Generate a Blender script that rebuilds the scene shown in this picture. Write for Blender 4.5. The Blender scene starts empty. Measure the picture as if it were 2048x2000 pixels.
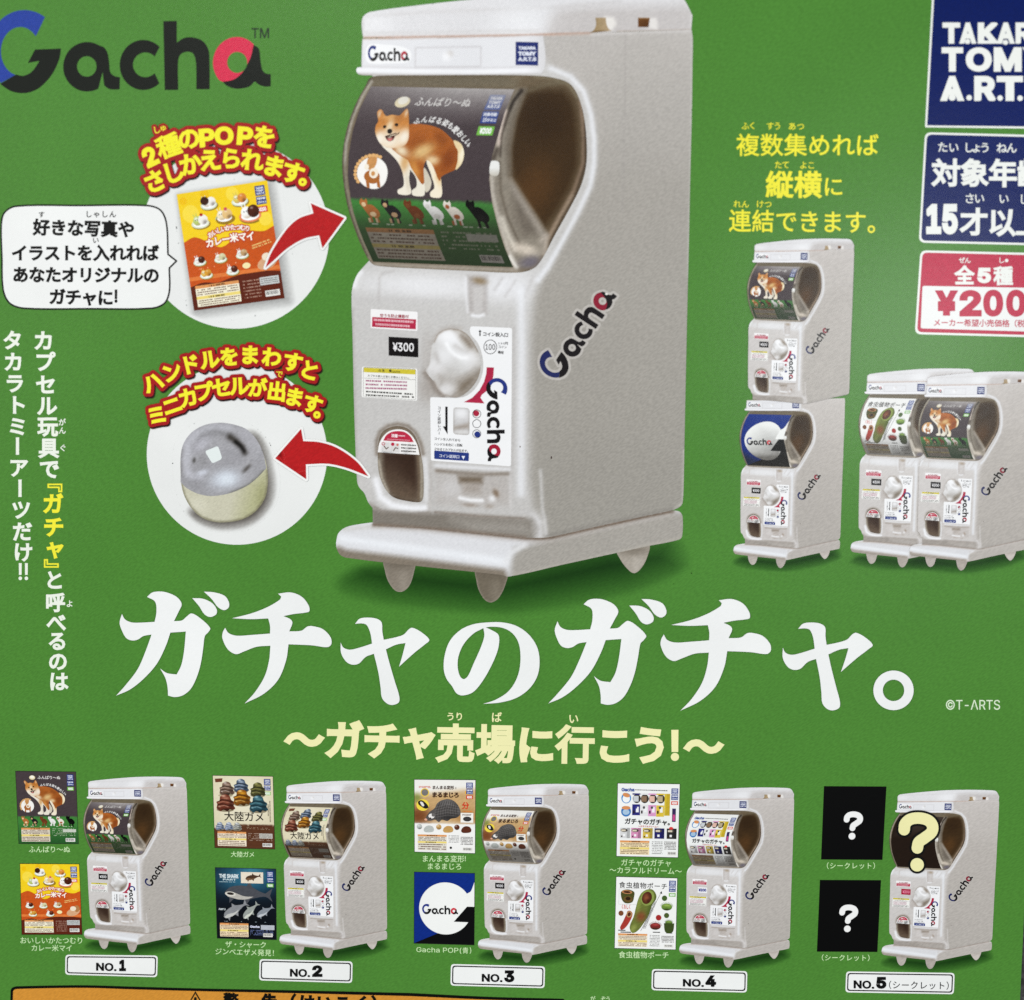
import bpy, math, os
import numpy as np
from mathutils import Vector, Matrix
from mathutils.geometry import delaunay_2d_cdt as cdt
sc = bpy.context.scene
# ---------------------------------------------------------------- camera, world, lamps, exposure
FPX, TILT, YAW, ROLL = 7462.6, math.radians(-18.9004), math.radians(2.7493), math.radians(0.8353)
CAMH = 0.628
def _rm(a, b, c):
    return Matrix.Rotation(a, 3, 'X') @ Matrix.Rotation(b, 3, 'Y') @ Matrix.Rotation(c, 3, 'Z')
RM = _rm(TILT, YAW, ROLL); RN = np.array(RM)
cam = bpy.data.cameras.new('camera'); co = bpy.data.objects.new('camera', cam); sc.collection.objects.link(co)
cam.sensor_width = 36; cam.sensor_fit = 'HORIZONTAL'; cam.lens = 36 * FPX / 2048
co.matrix_world = Matrix.Translation((0, 0, CAMH)) @ RM.to_4x4()
cam.clip_start = .01; cam.clip_end = 20
cam.dof.use_dof = True; cam.dof.focus_distance = 0.684; cam.dof.aperture_fstop = 25
sc.camera = co
w = bpy.data.worlds.new('World'); sc.world = w; w.use_nodes = True
bg = w.node_tree.nodes['Background']; bg.inputs[0].default_value = (0.93, 0.97, 1, 1); bg.inputs[1].default_value = 0.47
def lamp(name, loc, target, size, power, col, sy=None):
    l = bpy.data.lights.new(name, 'AREA'); l.energy = power; l.color = col; l.size = size
    if sy: l.shape = 'RECTANGLE'; l.size_y = sy
    o = bpy.data.objects.new(name, l); sc.collection.objects.link(o); o.location = loc
    o.rotation_euler = (Vector(target) - Vector(loc)).to_track_quat('-Z', 'Y').to_euler()
lamp('ceiling_lamp', (-0.9, 1.2, 1.7), (0, 0, 0), 1.1, 36, (1, 0.985, 0.96), .6)
lamp('window_light', (1.3, 0.9, 1.3), (0, 0, 0), .9, 10, (0.94, 0.97, 1))
def over(px, py, size, power, col, sy=None):
    """a lamp of the room whose sheen the coated paper shows round photograph point px, py"""
    d = np.array([px-1024, 1000-py, -FPX]) @ RN.T; p = d[:2]/-d[2]*CAMH; H = 1.5
    lamp('room_lamp', (p[0]*(1+H/CAMH), p[1]*(1+H/CAMH), H), (p[0], p[1], 0), size, power, col, sy)
over(1830, 670, .12, 1.35, (0.95, 1, 1), .08)
over(-60, 280, .30, .8, (1, 1, .94), .40)
over(720, -60, .16, .4, (1, 1, .96), .06)
sc.view_settings.view_transform = 'Standard'; sc.view_settings.look = 'None'
sc.view_settings.exposure = 0; sc.view_settings.gamma = 1
sc.render.engine = 'CYCLES'; sc.cycles.use_denoising = False; sc.cycles.use_adaptive_sampling = False

# ---------------------------------------------------------------- measures: photograph pixels -> points of the sheet
def P(p):
    p = np.asarray(p, float).reshape(-1, 2)
    d = np.stack([p[:, 0] - 1024, 1000 - p[:, 1], np.full(len(p), -FPX)], 1) @ RN.T
    return d[:, :2] / -d[:, 2:] * CAMH
def Pinv(q):
    q = np.asarray(q, float).reshape(-1, 2); d = np.concatenate([q, np.full((len(q), 1), -CAMH)], 1) @ RN
    return np.stack([1024+d[:, 0]/-d[:, 2]*FPX, 1000-d[:, 1]/-d[:, 2]*FPX], 1)
CR = {'A': (0, 0, 1.05026), 'S': (0, 0, 1), '1': (0, 0, .32563), '2': (620, 0, .32563), '3': (1000, 0, .32564), '4': (1428, 0, .32563),
      '5': (0, 560, .35897), '6': (640, 540, .26261), '7': (640, 900, .41026), '8': (1428, 440, .37805),
      '9': (0, 1140, .35897), '10': (660, 1140, .35897), '11': (1340, 1140, .36308),
      'c': (360, 800, .2381), '12': (0, 1520, .2521), '13': (400, 1520, .2521), '14': (800, 1520, .2521), '15': (1200, 1520, .2521), '16': (1600, 1520, .2521)}
def X(k, pts):
    ox, oy, s = CR[k]; a = np.asarray(pts, float).reshape(-1, 2)
    return a * s + [ox, oy]
def raw(k, s):
    """'x,y x,yc ...' -> points and corner flags; '@k' inside the string switches the measuring frame"""
    P_, F = [], []
    for t in s.split():
        if t[0] == '@': k = t[1:]; continue
        c = t.endswith('c'); x, y = t.rstrip('c').split(',')
        P_.append(X(k, [(float(x), float(y))])[0]); F.append(c)
    return np.array(P_), F
def smooth(pts, flags, n=6, closed=True):
    N = len(pts); out = []
    for i in range(N if closed else N - 1):
        p1, p2 = pts[i], pts[(i + 1) % N]
        p0 = p1 - (p2 - p1) * .3 if flags[i] or (not closed and i == 0) else pts[i - 1]
        p3 = p2 + (p2 - p1) * .3 if flags[(i + 1) % N] or (not closed and i == N - 2) else pts[(i + 2) % N]
        d = np.linalg.norm(p2 - p1) + 1e-9
        m1 = (p2 - p0) / (np.linalg.norm(p2 - p1) + np.linalg.norm(p1 - p0)) * d
        m2 = (p3 - p1) / (np.linalg.norm(p3 - p2) + np.linalg.norm(p2 - p1)) * d
        if flags[i]: m1 = (p2 - p1)
        if flags[(i + 1) % N]: m2 = (p2 - p1)
        for j in range(n):
            t = j / n
            out.append((2*t**3-3*t**2+1)*p1 + (t**3-2*t**2+t)*m1 + (-2*t**3+3*t**2)*p2 + (t**3-t**2)*m2)
    if not closed: out.append(pts[-1])
    return np.array(out)
def loop(k, s, n=6): return smooth(*raw(k, s), n=n)
def poly(k, s): return raw(k, s)[0]
def ell(cx, cy, rx, ry=None, rot=0, n=40, k='S'):
    t = np.linspace(0, 2*np.pi, n, endpoint=False); ry = rx if ry is None else ry
    c, s = math.cos(rot), math.sin(rot); x, y = rx*np.cos(t), ry*np.sin(t)
    return X(k, np.stack([cx + x*c - y*s, cy + x*s + y*c], 1))
def rrect(q, r, n=5):
    """rounded quad; q four corners, r radius"""
    q = np.asarray(q, float); out = []
    for i in range(4):
        a, b, c = q[i-1], q[i], q[(i+1) % 4]
        u = (a-b)/np.linalg.norm(a-b)*r; v = (c-b)/np.linalg.norm(c-b)*r
        for j in range(n+1):
            t = j/n; out.append((1-t)**2*(b+u) + 2*t*(1-t)*b + t*t*(b+v))
    return np.array(out)

# ---------------------------------------------------------------- flat shapes: (V Nx2 px, T Mx3, colour Nx3 sRGB, layer)
def hexc(h):
    if not isinstance(h, str): return np.asarray(h, float)
    return np.array([int(h[i:i+2], 16)/255 for i in (0, 2, 4)])
def inside(loops, q):
    c = np.zeros(len(q), bool)
    for L in loops:
        L = np.asarray(L); x1, y1 = L[:, 0], L[:, 1]; x2, y2 = np.roll(x1, -1), np.roll(y1, -1)
        for i in range(0, len(q), 20000):
            x, y = q[i:i+20000, 0][:, None], q[i:i+20000, 1][:, None]
            m = ((y1 > y) != (y2 > y)) & (x < (x2-x1)*(y-y1)/(y2-y1+1e-12)+x1)
            c[i:i+20000] ^= (m.sum(1) % 2).astype(bool)
    return c
RNG = np.random.default_rng(5)
def dense(L, g):
    L = np.asarray(L, float); out = []
    for a, b in zip(L, np.roll(L, -1, 0)):
        n = max(1, int(np.ceil(np.hypot(*(b-a))/g)))
        out += [a+(b-a)*i/n for i in range(n)]
    return np.array(out)
def tri(loops, g=0, eps=1e-5):
    if g: loops = [dense(L, g) for L in loops]
    V = np.concatenate(loops); E = []; k = 0
    for L in loops: n = len(L); E += [(k+i, k+(i+1) % n) for i in range(n)]; k += n
    if g:
        lo, hi = V.min(0), V.max(0)
        gx, gy = np.meshgrid(np.arange(lo[0]+g/2, hi[0], g), np.arange(lo[1]+g/2, hi[1], g))
        G = np.stack([gx.ravel(), gy.ravel()], 1); G += RNG.uniform(-.18, .18, G.shape)*g
        G = G[inside(loops, G)]
        D = segdist(G, loops, True, g) if len(G) else np.zeros(0)
        V = np.concatenate([V, G[D > g*.35]])
    r = cdt([Vector(v) for v in V.tolist()], E, [], 0, eps, False)
    V = np.array([tuple(v) for v in r[0]]); T = np.array(r[2], int).reshape(-1, 3)
    T = T[inside(loops, V[T].mean(1))]
    return V, T
def segdist(q, lines, closed=False, lim=None):
    """distance to the lines; beyond lim it may read as far"""
    d = np.full(len(q), 1e9)
    for L in lines:
        L = np.asarray(L, float); n = len(L)
        if lim is not None:
            lo, hi = L.min(0)-lim, L.max(0)+lim; ix = np.nonzero(((q > lo) & (q < hi)).all(1))[0]
        else: ix = np.arange(len(q))
        qq = q[ix]; dd = d[ix]
        for i in range(n if closed else n-1):
            a, b = L[i], L[(i+1) % n]; ab = b-a
            if lim is not None:
                lo, hi = np.minimum(a, b)-lim, np.maximum(a, b)+lim
                m = np.nonzero((qq[:, 0] > lo[0]) & (qq[:, 0] < hi[0]) & (qq[:, 1] > lo[1]) & (qq[:, 1] < hi[1]))[0]
                if not len(m): continue
                p = qq[m]
            else: m = slice(None); p = qq
            t = np.clip(((p-a)@ab)/(ab@ab+1e-12), 0, 1); v = p-a-t[:, None]*ab
            dd[m] = np.minimum(dd[m], np.hypot(v[:, 0], v[:, 1]))
        d[ix] = dd
    return d
def fill(loops, col, L=1, g=0):
    if isinstance(loops, np.ndarray) and loops.ndim == 2: loops = [loops]
    V, T = tri(loops, g); return [(V, T, np.tile(hexc(col), (len(V), 1)), L)]
def paint(loops, base, ops, L=1, g=4):
    """a printed halftone picture: colour over a dense sheet, soft shapes laid on one another"""
    if isinstance(loops, np.ndarray) and loops.ndim == 2: loops = [loops]
    V, T = tri(loops, g); C = np.tile(hexc(base), (len(V), 1))
    for o in ops:
        k = o[0]
        if k == 'blob':
            _, c, cx, cy, rx, ry, rot, s = o; a = math.radians(rot); dx, dy = V[:, 0]-cx, V[:, 1]-cy
            u = (dx*math.cos(a)+dy*math.sin(a))/rx; v = (-dx*math.sin(a)+dy*math.cos(a))/ry
            m = s*np.exp(-(u*u+v*v)**1.3)
        elif k == 'line':
            _, c, pts, wd, s = o; m = s*np.exp(-(segdist(V, [pts], False, wd*2.6)/wd)**2)
        elif k == 'poly':
            _, c, pts, soft, s = o; d = segdist(V, [pts], True, soft*1.2+1); d = np.where(inside([pts], V), d, -d)
            m = s*np.clip(d/(soft+1e-6)*.5+.5, 0, 1); m = m*m*(3-2*m/max(s, 1e-6)) if s == 1 else m
        elif k == 'lin':
            _, c, a, b, s = o; a = np.array(a, float); b = np.array(b, float); t = np.clip(((V-a)@(b-a))/((b-a)@(b-a)), 0, 1); m = s*t
        elif k == 'linp':
            _, c, a, b, s, pts, soft = o; a = np.array(a, float); b = np.array(b, float); t = np.clip(((V-a)@(b-a))/((b-a)@(b-a)), 0, 1)
            d = segdist(V, [pts], True, soft*1.2+1); d = np.where(inside([pts], V), d, -d); m = s*t*np.clip(d/soft*.5+.5, 0, 1)
        elif k == 'noise':
            _, c, amp = o; C = C*(1+RNG.normal(0, amp, (len(V), 1))); continue
        C = C*(1-m[:, None])+hexc(c)*m[:, None]
    return [(V, T, np.clip(C, 0, 1), L)]
def near_or_in(S0, S1, c, lim, core):
    """for points c: closer than lim to a segment, or inside the closed outline the segments make"""
    o = np.argsort(c[:, 1]); q = c[o]; ys = q[:, 1]; near = np.zeros(len(q), bool); par = np.zeros(len(q), bool)
    for a, b in zip(S0, S1):
        y0, y1 = min(a[1], b[1]), max(a[1], b[1])
        i, j = np.searchsorted(ys, y0-lim), np.searchsorted(ys, y1+lim)
        if j > i:
            p = q[i:j]; m = np.nonzero((p[:, 0] > min(a[0], b[0])-lim) & (p[:, 0] < max(a[0], b[0])+lim))[0]
            if len(m):
                p = p[m]-a; d = b-a; t = np.clip((p@d)/(d@d+1e-18), 0, 1); v = p-t[:, None]*d
                near[i+m[(v*v).sum(1) < lim*lim]] = True
        if core and y1 > y0:
            i, j = np.searchsorted(ys, y0), np.searchsorted(ys, y1)
            if j > i: par[i:j] ^= q[i:j, 0] < (b[0]-a[0])*(q[i:j, 1]-a[1])/(b[1]-a[1])+a[0]
    r = near | par if core else near; out = np.zeros(len(q), bool); out[o] = r; return out
def swell(segs, r, n, core=None, eps=1e-6, extra=()):
    """everything nearer than r to the segments, plus the inside of the core edges"""
    V = []; E = []
    def add(p):
        k = len(V); V.extend(p.tolist()); m = len(p); E.extend((k+i, k+(i+1) % m) for i in range(m))
    th = np.linspace(0, 2*np.pi, n, endpoint=False)+.13; disc = r*np.stack([np.cos(th), np.sin(th)], 1); seen = set()
    ca = math.cos(math.pi/n)
    for a, b in segs:
        d = b-a; l = np.linalg.norm(d)
        if l > 1e-7: nn = np.array([-d[1], d[0]])/l*r; add(np.array([a-nn, b-nn, b+nn, a+nn]))
        for p in (a, b):
            k = (round(p[0]/r*40), round(p[1]/r*40))
            if k not in seen: seen.add(k); add(p+disc)
    for e in extra: add(e)
    if not V: return np.zeros((0, 2)), np.zeros((0, 3), int)
    res = cdt([Vector(v) for v in V], E, [], 0, eps, False)
    V = np.array([tuple(v) for v in res[0]]); T = np.array(res[2], int).reshape(-1, 3); c = V[T].mean(1)
    keep = near_or_in([s_[0] for s_ in segs], [s_[1] for s_ in segs], c, r*(.5+.5*ca), core is not None)
    for e in extra:
        lo, hi = e.min(0), e.max(0); m = np.nonzero((c[:, 0] > lo[0]) & (c[:, 0] < hi[0]) & (c[:, 1] > lo[1]) & (c[:, 1] < hi[1]))[0]
        if len(m): keep[m] |= inside([e], c[m])
    ar = np.abs(np.cross(V[T[:, 1]]-V[T[:, 0]], V[T[:, 2]]-V[T[:, 0]]))
    return V, T[keep & (ar > 1e-12)]
def bound(T):
    E = {}
    for t in np.asarray(T):
        for i in range(3):
            e = (int(t[i]), int(t[(i+1) % 3])); k = (min(e), max(e)); E[k] = E.get(k, 0)+1
    return [k for k, c in E.items() if c == 1]
def fat(V, T, r, n=10, sharp=False):
    """a flat shape grown by r all round, its outer corners rounded or mitred"""
    if not len(T): return V, T
    ex = []
    if sharp:
        T = np.asarray(T); cr = np.cross(V[T[:, 1]]-V[T[:, 0]], V[T[:, 2]]-V[T[:, 0]]); T = T[np.abs(cr) > 1e-9]; cr = cr[np.abs(cr) > 1e-9]
        T = np.where((cr < 0)[:, None], T[:, ::-1], T)
        dirs = {(int(t[i]), int(t[(i+1) % 3])) for t in T for i in range(3)}; out = {}
        for a, b in dirs:
            if (b, a) not in dirs: out.setdefault(a, []).append(b)
        inn = {b: a for a, bs in out.items() for b in bs}
        for v, ws in out.items():
            if len(ws) != 1 or v not in inn: continue
            d1 = V[v]-V[inn[v]]; d2 = V[ws[0]]-V[v]; l1, l2 = np.linalg.norm(d1), np.linalg.norm(d2)
            if min(l1, l2) < r*.15: continue
            d1 /= l1; d2 /= l2; c = d1[0]*d2[1]-d1[1]*d2[0]; dt = d1@d2
            if c > .45 and dt > -.55:
                n1 = np.array([d1[1], -d1[0]]); n2 = np.array([d2[1], -d2[0]])
                ex.append(np.array([V[v], V[v]+n1*r, V[v]+r*(n1+n2)/(1+n1@n2), V[v]+n2*r]))
    return swell([(V[a], V[b]) for a, b in bound(T)], r, n, core=True, eps=r*1e-3, extra=ex)
def stroke(pts, wd, col, L=1, closed=False):
    pts = np.asarray(pts, float); n = len(pts)
    V, T = swell([(pts[i], pts[(i+1) % n]) for i in range(n if closed else n-1)], wd/2, 14, eps=wd*1e-3); return [(V, T, np.tile(hexc(col), (len(V), 1)), L)]
def grow(items, r, col, L, off=(0, 0)):
    Vs = []; Ts = []; k = 0
    for V, T, c, l in items: Vs.append(V); Ts.append(T+k); k += len(V)
    V, T = fat(np.concatenate(Vs), np.concatenate(Ts), r); V = V+np.array(off)
    return [(V, T, np.tile(hexc(col), (len(V), 1)), L)]

# ---------------------------------------------------------------- lettering
FONTS = {}
def font(name):
    if name not in FONTS:
        FONTS[name] = None
        try: FONTS[name] = bpy.data.fonts.load(os.path.join(bpy.utils.system_resource('DATAFILES'), 'fonts', name))
        except Exception: pass
    return FONTS[name]
GL = {}
def glyph(s, wt=0, latin=False):
    """flat mesh of a string in em units, x right, y down, and grown by wt em"""
    k = (s, round(wt, 4), latin)
    if k in GL: return GL[k]
    if wt:
        V, T = glyph(s, 0, latin); V, T = (fat(V, T, wt, 8, True) if len(V) else (V, T))
    else:
        c = bpy.data.curves.new('t', 'FONT'); c.body = s; c.resolution_u = 3
        f = font('Inter.woff2') if latin else None
        if f: c.font = f
        o = bpy.data.objects.new('t', c); sc.collection.objects.link(o)
        me = o.evaluated_get(bpy.context.evaluated_depsgraph_get()).to_mesh()
        V = np.zeros(len(me.vertices)*3, np.float32); me.vertices.foreach_get('co', V); V = V.reshape(-1, 3)[:, :2].astype(float)*[1, -1]
        me.calc_loop_triangles(); T = np.array([t.vertices[:] for t in me.loop_triangles], int).reshape(-1, 3)
        bpy.data.objects.remove(o); bpy.data.curves.remove(c)
    GL[k] = (V, T); return V, T
def place(V, T, col, L, M, t): V = V@np.array(M).T+np.array(t); return [(V, T, np.tile(hexc(col), (len(V), 1)), L)]
def ch(c, x, y, size, rot=0, col='ffffff', wt=0.02, L=2, k='S', sx=1, vert=False):
    """one full-width character centred at x,y (frame k), em = size (frame k units)"""
    (x, y), s = X(k, [(x, y)])[0], size*CR[k][2]
    lat = ord(c) < 0x250
    V, T = glyph(c, wt, lat)
    if not len(V): return []
    if lat: V = V-[(V[:, 0].min()+V[:, 0].max())/2, -.37]; 
    else: V = V-[.5, -.38]
    if vert and c in 'ー〜『』（）': V = V@np.array([[0, 1], [-1, 0]])*([1, 1] if c in '『』（）' else [-1, 1])
    a = math.radians(rot); V = V*[sx, 1]
    return place(V, T, col, L, np.array([[math.cos(a), -math.sin(a)], [math.sin(a), math.cos(a)]])*s, (x, y))
def line(k, s, x0, y0, x1, y1, size, col='ffffff', wt=0.02, L=2, sx=1, rot=None):
    n = len(s); out = []; r = math.degrees(math.atan2(y1-y0, x1-x0)) if rot is None else rot
    for i, c in enumerate(s):
        if c in ' 　': continue
        t = i/max(n-1, 1); out += ch(c, x0+(x1-x0)*t, y0+(y1-y0)*t, size, r, col, wt, L, k, sx)
    return out
def col_(k, s, pts, size, col='ffffff', wt=0.03, L=2, rot=0, sx=1):
    out = []
    for c, (x, y) in zip(s, pts): out += ch(c, x, y, size, rot, col, wt, L, k, sx, vert=True)
    return out
def word(k, s, bb, col='ffffff', wt=0.02, L=2, slope=0, latin=True, lean=0):
    """string fitted into the ink box bb = x0,y0,x1,y1 (frame k); slope = fall to the right"""
    V, T = glyph(s, wt, latin); lo, hi = V.min(0), V.max(0); U = (V-lo)/(hi-lo)
    x0, y0, x1, y1 = bb; W = np.stack([x0+(x1-x0)*U[:, 0]+lean*(U[:, 1]-.5), y0+(y1-y0)*U[:, 1]+slope*(x1-x0)*U[:, 0]], 1)
    W = X(k, W); return [(W, T, np.tile(hexc(col), (len(W), 1)), L)]
def warp(items, f, L=0): return [(f(V), T, C, l+L) for V, T, C, l in items]
def micro(k, q, n, col, L=2, dens=.8, th=.5, seed=1):
    """rows of unreadably small print inside quad q"""
    r = np.random.default_rng(seed); q = X(k, q); out = []
    for i in range(n):
        u = r.uniform(0, .02)
        while u < 1-.03:
            wd = r.uniform(.015, .05)
            if r.random() < dens:
                v0 = (i+.5-th/2)/n; v1 = (i+.5+th/2)/n; u1 = min(u+wd, 1)
                f = lambda a, b: (q[0]*(1-a)+q[1]*a)*(1-b)+(q[3]*(1-a)+q[2]*a)*b
                out.append(np.array([f(u, v0), f(u1, v0), f(u1, v1), f(u, v1)]))
            u += wd+r.uniform(.006, .016)
    V = np.concatenate(out); T = np.concatenate([[[i*4, i*4+1, i*4+2], [i*4, i*4+2, i*4+3]] for i in range(len(out))])
    return [(V, T, np.tile(hexc(col), (len(V), 1)), L)]

# ---------------------------------------------------------------- materials and objects
GAIN = 0.92
def lin(c): return np.where(c <= .04045, c/12.92, ((c+.055)/1.055)**2.4)
def ink_material(name, rough=.17, spec=.1):
    m = bpy.data.materials.new(name); m.use_nodes = True; nt = m.node_tree; N, K = nt.nodes, nt.links; b = N['Principled BSDF']
    at = N.new('ShaderNodeAttribute'); at.attribute_name = 'ink'
    tc = N.new('ShaderNodeTexCoord'); geo = N.new('ShaderNodeNewGeometry')
    n1 = N.new('ShaderNodeTexNoise'); n1.inputs['Scale'].default_value = 3800; n1.inputs['Detail'].default_value = 1.5
    n2 = N.new('ShaderNodeTexNoise'); n2.inputs['Scale'].default_value = 60; n2.inputs['Detail'].default_value = 5
    mp = N.new('ShaderNodeMapping'); mp.vector_type = 'TEXTURE'; mp.inputs['Rotation'].default_value = (0, 0, math.radians(33)); mp.inputs['Scale'].default_value = (3.2, 1, 1)
    n1.inputs['Scale'].default_value = 4400; n1.inputs['Detail'].default_value = 0
    K.new(geo.outputs['Position'], mp.inputs['Vector']); K.new(mp.outputs[0], n1.inputs['Vector']); K.new(geo.outputs['Position'], n2.inputs['Vector'])
    r1 = N.new('ShaderNodeMapRange'); r1.inputs[1].default_value = .3; r1.inputs[2].default_value = .7; r1.inputs[3].default_value = -.085; r1.inputs[4].default_value = .085
    r2 = N.new('ShaderNodeMapRange'); r2.inputs[1].default_value = .3; r2.inputs[2].default_value = .7; r2.inputs[3].default_value = .965; r2.inputs[4].default_value = 1.03
    K.new(n1.outputs['Fac'], r1.inputs[0]); K.new(n2.outputs['Fac'], r2.inputs[0])
    mu = N.new('ShaderNodeMath'); mu.operation = 'MULTIPLY'
    bw = N.new('ShaderNodeRGBToBW'); K.new(at.outputs['Color'], bw.inputs[0]); am = N.new('ShaderNodeMapRange')   # screen dots show in the mid tones, hardly in the bare paper white
    am.inputs[1].default_value = .75; am.inputs[2].default_value = .3; am.inputs[3].default_value = .12; am.inputs[4].default_value = 1; K.new(bw.outputs[0], am.inputs[0])
    m1 = N.new('ShaderNodeMath'); m1.operation = 'MULTIPLY_ADD'; K.new(r1.outputs[0], m1.inputs[0]); K.new(am.outputs[0], m1.inputs[1]); m1.inputs[2].default_value = 1
    K.new(m1.outputs[0], mu.inputs[0]); K.new(r2.outputs[0], mu.inputs[1])
    vm = N.new('ShaderNodeVectorMath'); vm.operation = 'SCALE'; K.new(at.outputs['Color'], vm.inputs[0]); K.new(mu.outputs[0], vm.inputs['Scale'])
    K.new(vm.outputs[0], b.inputs['Base Color'])
    b.inputs['Roughness'].default_value = rough; b.inputs['Specular IOR Level'].default_value = spec
    bp = N.new('ShaderNodeBump'); bp.inputs['Strength'].default_value = .12; bp.inputs['Distance'].default_value = .00003
    n3 = N.new('ShaderNodeTexNoise'); n3.inputs['Scale'].default_value = 700; n3.inputs['Detail'].default_value = 1.5
    K.new(geo.outputs['Position'], n3.inputs['Vector']); K.new(n3.outputs['Fac'], bp.inputs['Height']); K.new(bp.outputs[0], b.inputs['Normal'])
    return m
INK = ink_material('printed_paper')
DZ = 5e-6
def obj(name, parent, items, label=None, org=None, L=0, kind=None, data=None):
    if data is None:
        Vs, Ts, Cs = [], [], []; k = 0
        for n_, (V, T, C, l) in enumerate(items):
            l = l+(n_ % 15)*.06
            if not len(V): continue
            q = P(V)
            if org is not None: q = q-org
            Vs.append(np.concatenate([q, np.full((len(q), 1), (l+L)*DZ)], 1)); Cs.append(C)
            # face up
            a, b_, c = q[T[:, 0]], q[T[:, 1]], q[T[:, 2]]; s = np.cross(b_-a, c-a); T = np.where((s < 0)[:, None], T[:, ::-1], T)
            Ts.append(T+k); k += len(V)
        V = np.concatenate(Vs); T = np.concatenate(Ts); C = np.concatenate(Cs)
        me = bpy.data.meshes.new(name); me.vertices.add(len(V)); me.vertices.foreach_set('co', V.astype(np.float32).ravel())
        me.loops.add(len(T)*3); me.loops.foreach_set('vertex_index', T.astype(np.int32).ravel())
        me.polygons.add(len(T)); me.polygons.foreach_set('loop_start', np.arange(0, len(T)*3, 3, dtype=np.int32))
        me.update(calc_edges=True)
        a = me.color_attributes.new('ink', 'FLOAT_COLOR', 'POINT')
        a.data.foreach_set('color', np.concatenate([np.clip(lin(C)*GAIN, 0, .9), np.ones((len(C), 1))], 1).astype(np.float32).ravel())
        me.materials.append(INK)
    else: me = data
    o = bpy.data.objects.new(name, me); sc.collection.objects.link(o); o.parent = parent
    if label: o['label'] = label
    if kind: o['kind'] = kind
    return o
def empty(name, parent=None, label=None, loc=(0, 0, 0), scale=1):
    o = bpy.data.objects.new(name, None); sc.collection.objects.link(o); o.parent = parent; o.empty_display_size = .01
    o.location = loc; o.scale = (scale,)*3
    if label: o['label'] = label
    return o
# ---------------------------------------------------------------- the sheet and the table under it
def setobj(o, **k):
    for a, b in k.items(): o[a] = b
    return o
def simple_mat(name, col, rough, noise=0, scale=200):
    m = bpy.data.materials.new(name); m.use_nodes = True; nt = m.node_tree; b = nt.nodes['Principled BSDF']
    b.inputs['Base Color'].default_value = (*col, 1); b.inputs['Roughness'].default_value = rough
    if noise:
        n = nt.nodes.new('ShaderNodeTexNoise'); n.inputs['Scale'].default_value = scale; n.inputs['Detail'].default_value = 6
        g = nt.nodes.new('ShaderNodeNewGeometry'); nt.links.new(g.outputs['Position'], n.inputs['Vector'])
        r = nt.nodes.new('ShaderNodeValToRGB'); r.color_ramp.elements[0].position = .35; r.color_ramp.elements[1].position = .7
        r.color_ramp.elements[0].color = (*[c*(1-noise) for c in col], 1); r.color_ramp.elements[1].color = (*[c*(1+noise) for c in col], 1)
        nt.links.new(n.outputs['Fac'], r.inputs[0]); nt.links.new(r.outputs[0], b.inputs['Base Color'])
        bp = nt.nodes.new('ShaderNodeBump'); bp.inputs['Strength'].default_value = .4; bp.inputs['Distance'].default_value = .0003
        nt.links.new(n.outputs['Fac'], bp.inputs['Height']); nt.links.new(bp.outputs[0], b.inputs['Normal'])
    return m
import bmesh
bm = bmesh.new(); bmesh.ops.create_grid(bm, x_segments=2, y_segments=2, size=.6)
me = bpy.data.meshes.new('table_top'); bm.to_mesh(me); bm.free(); me.materials.append(simple_mat('dark_fabric', (.09, .085, .085), .8, .6, 900))
t = bpy.data.objects.new('table_top', me); sc.collection.objects.link(t); t.location = (0, -.2, -.0016); setobj(t, kind='structure', label='dark grey speckled surface under the printed sheet')

poster = empty('printed_poster'); setobj(poster, category='poster', label='green printed advertising sheet showing white capsule toy vending machines, lying flat')
POS = P([(1024, 1000)])[0]
# sheet corners in the plane, from its visible right edge and lower left edge
rx = P([(2042, 1960)])[0][0]; lx = P([(-7, 1950)])[0][0]; ty = P([(1024, -190)])[0][1]; by = P([(1024, 2390)])[0][1]
GREEN = '4c8433'
def card():
    nx, ny = 60, 90; xs = np.linspace(lx, rx, nx+1); ys = np.linspace(by, ty, ny+1)
    gx, gy = np.meshgrid(xs, ys); V = np.stack([gx.ravel(), gy.ravel(), np.zeros(gx.size)], 1); F = []
    for j in range(ny):
        for i in range(nx): a = j*(nx+1)+i; F.append((a, a+1, a+nx+2, a+nx+1))
    top = len(V); ring = [(0, 0), (nx, 0), (nx, ny), (0, ny)]
    B = [(xs[i], ys[j], -.0004) for i, j in ring]; V = np.concatenate([V, B])
    ids = [j*(nx+1)+i for i, j in ring]
    edge = [list(range(0, nx+1)), [j*(nx+1)+nx for j in range(ny+1)], [ny*(nx+1)+i for i in range(nx, -1, -1)], [j*(nx+1) for j in range(ny, -1, -1)]]
    for s in range(4): F.append(tuple(edge[s][::-1])+(top+s, top+(s+1) % 4))
    F.append((top+3, top+2, top+1, top))
    me = bpy.data.meshes.new('paper_sheet'); me.from_pydata(V.tolist(), [], F); me.update()
    a = me.color_attributes.new('ink', 'FLOAT_COLOR', 'POINT'); g = lin(hexc(GREEN))*GAIN; p = lin(hexc('c8c8c0'))*GAIN
    C = np.ones((len(V), 4)); C[:, :3] = g; C[top:, :3] = p; a.data.foreach_set('color', C.astype(np.float32).ravel()); me.materials.append(INK)
    o = bpy.data.objects.new('paper_sheet', me); sc.collection.objects.link(o); o.parent = poster
card()

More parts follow.
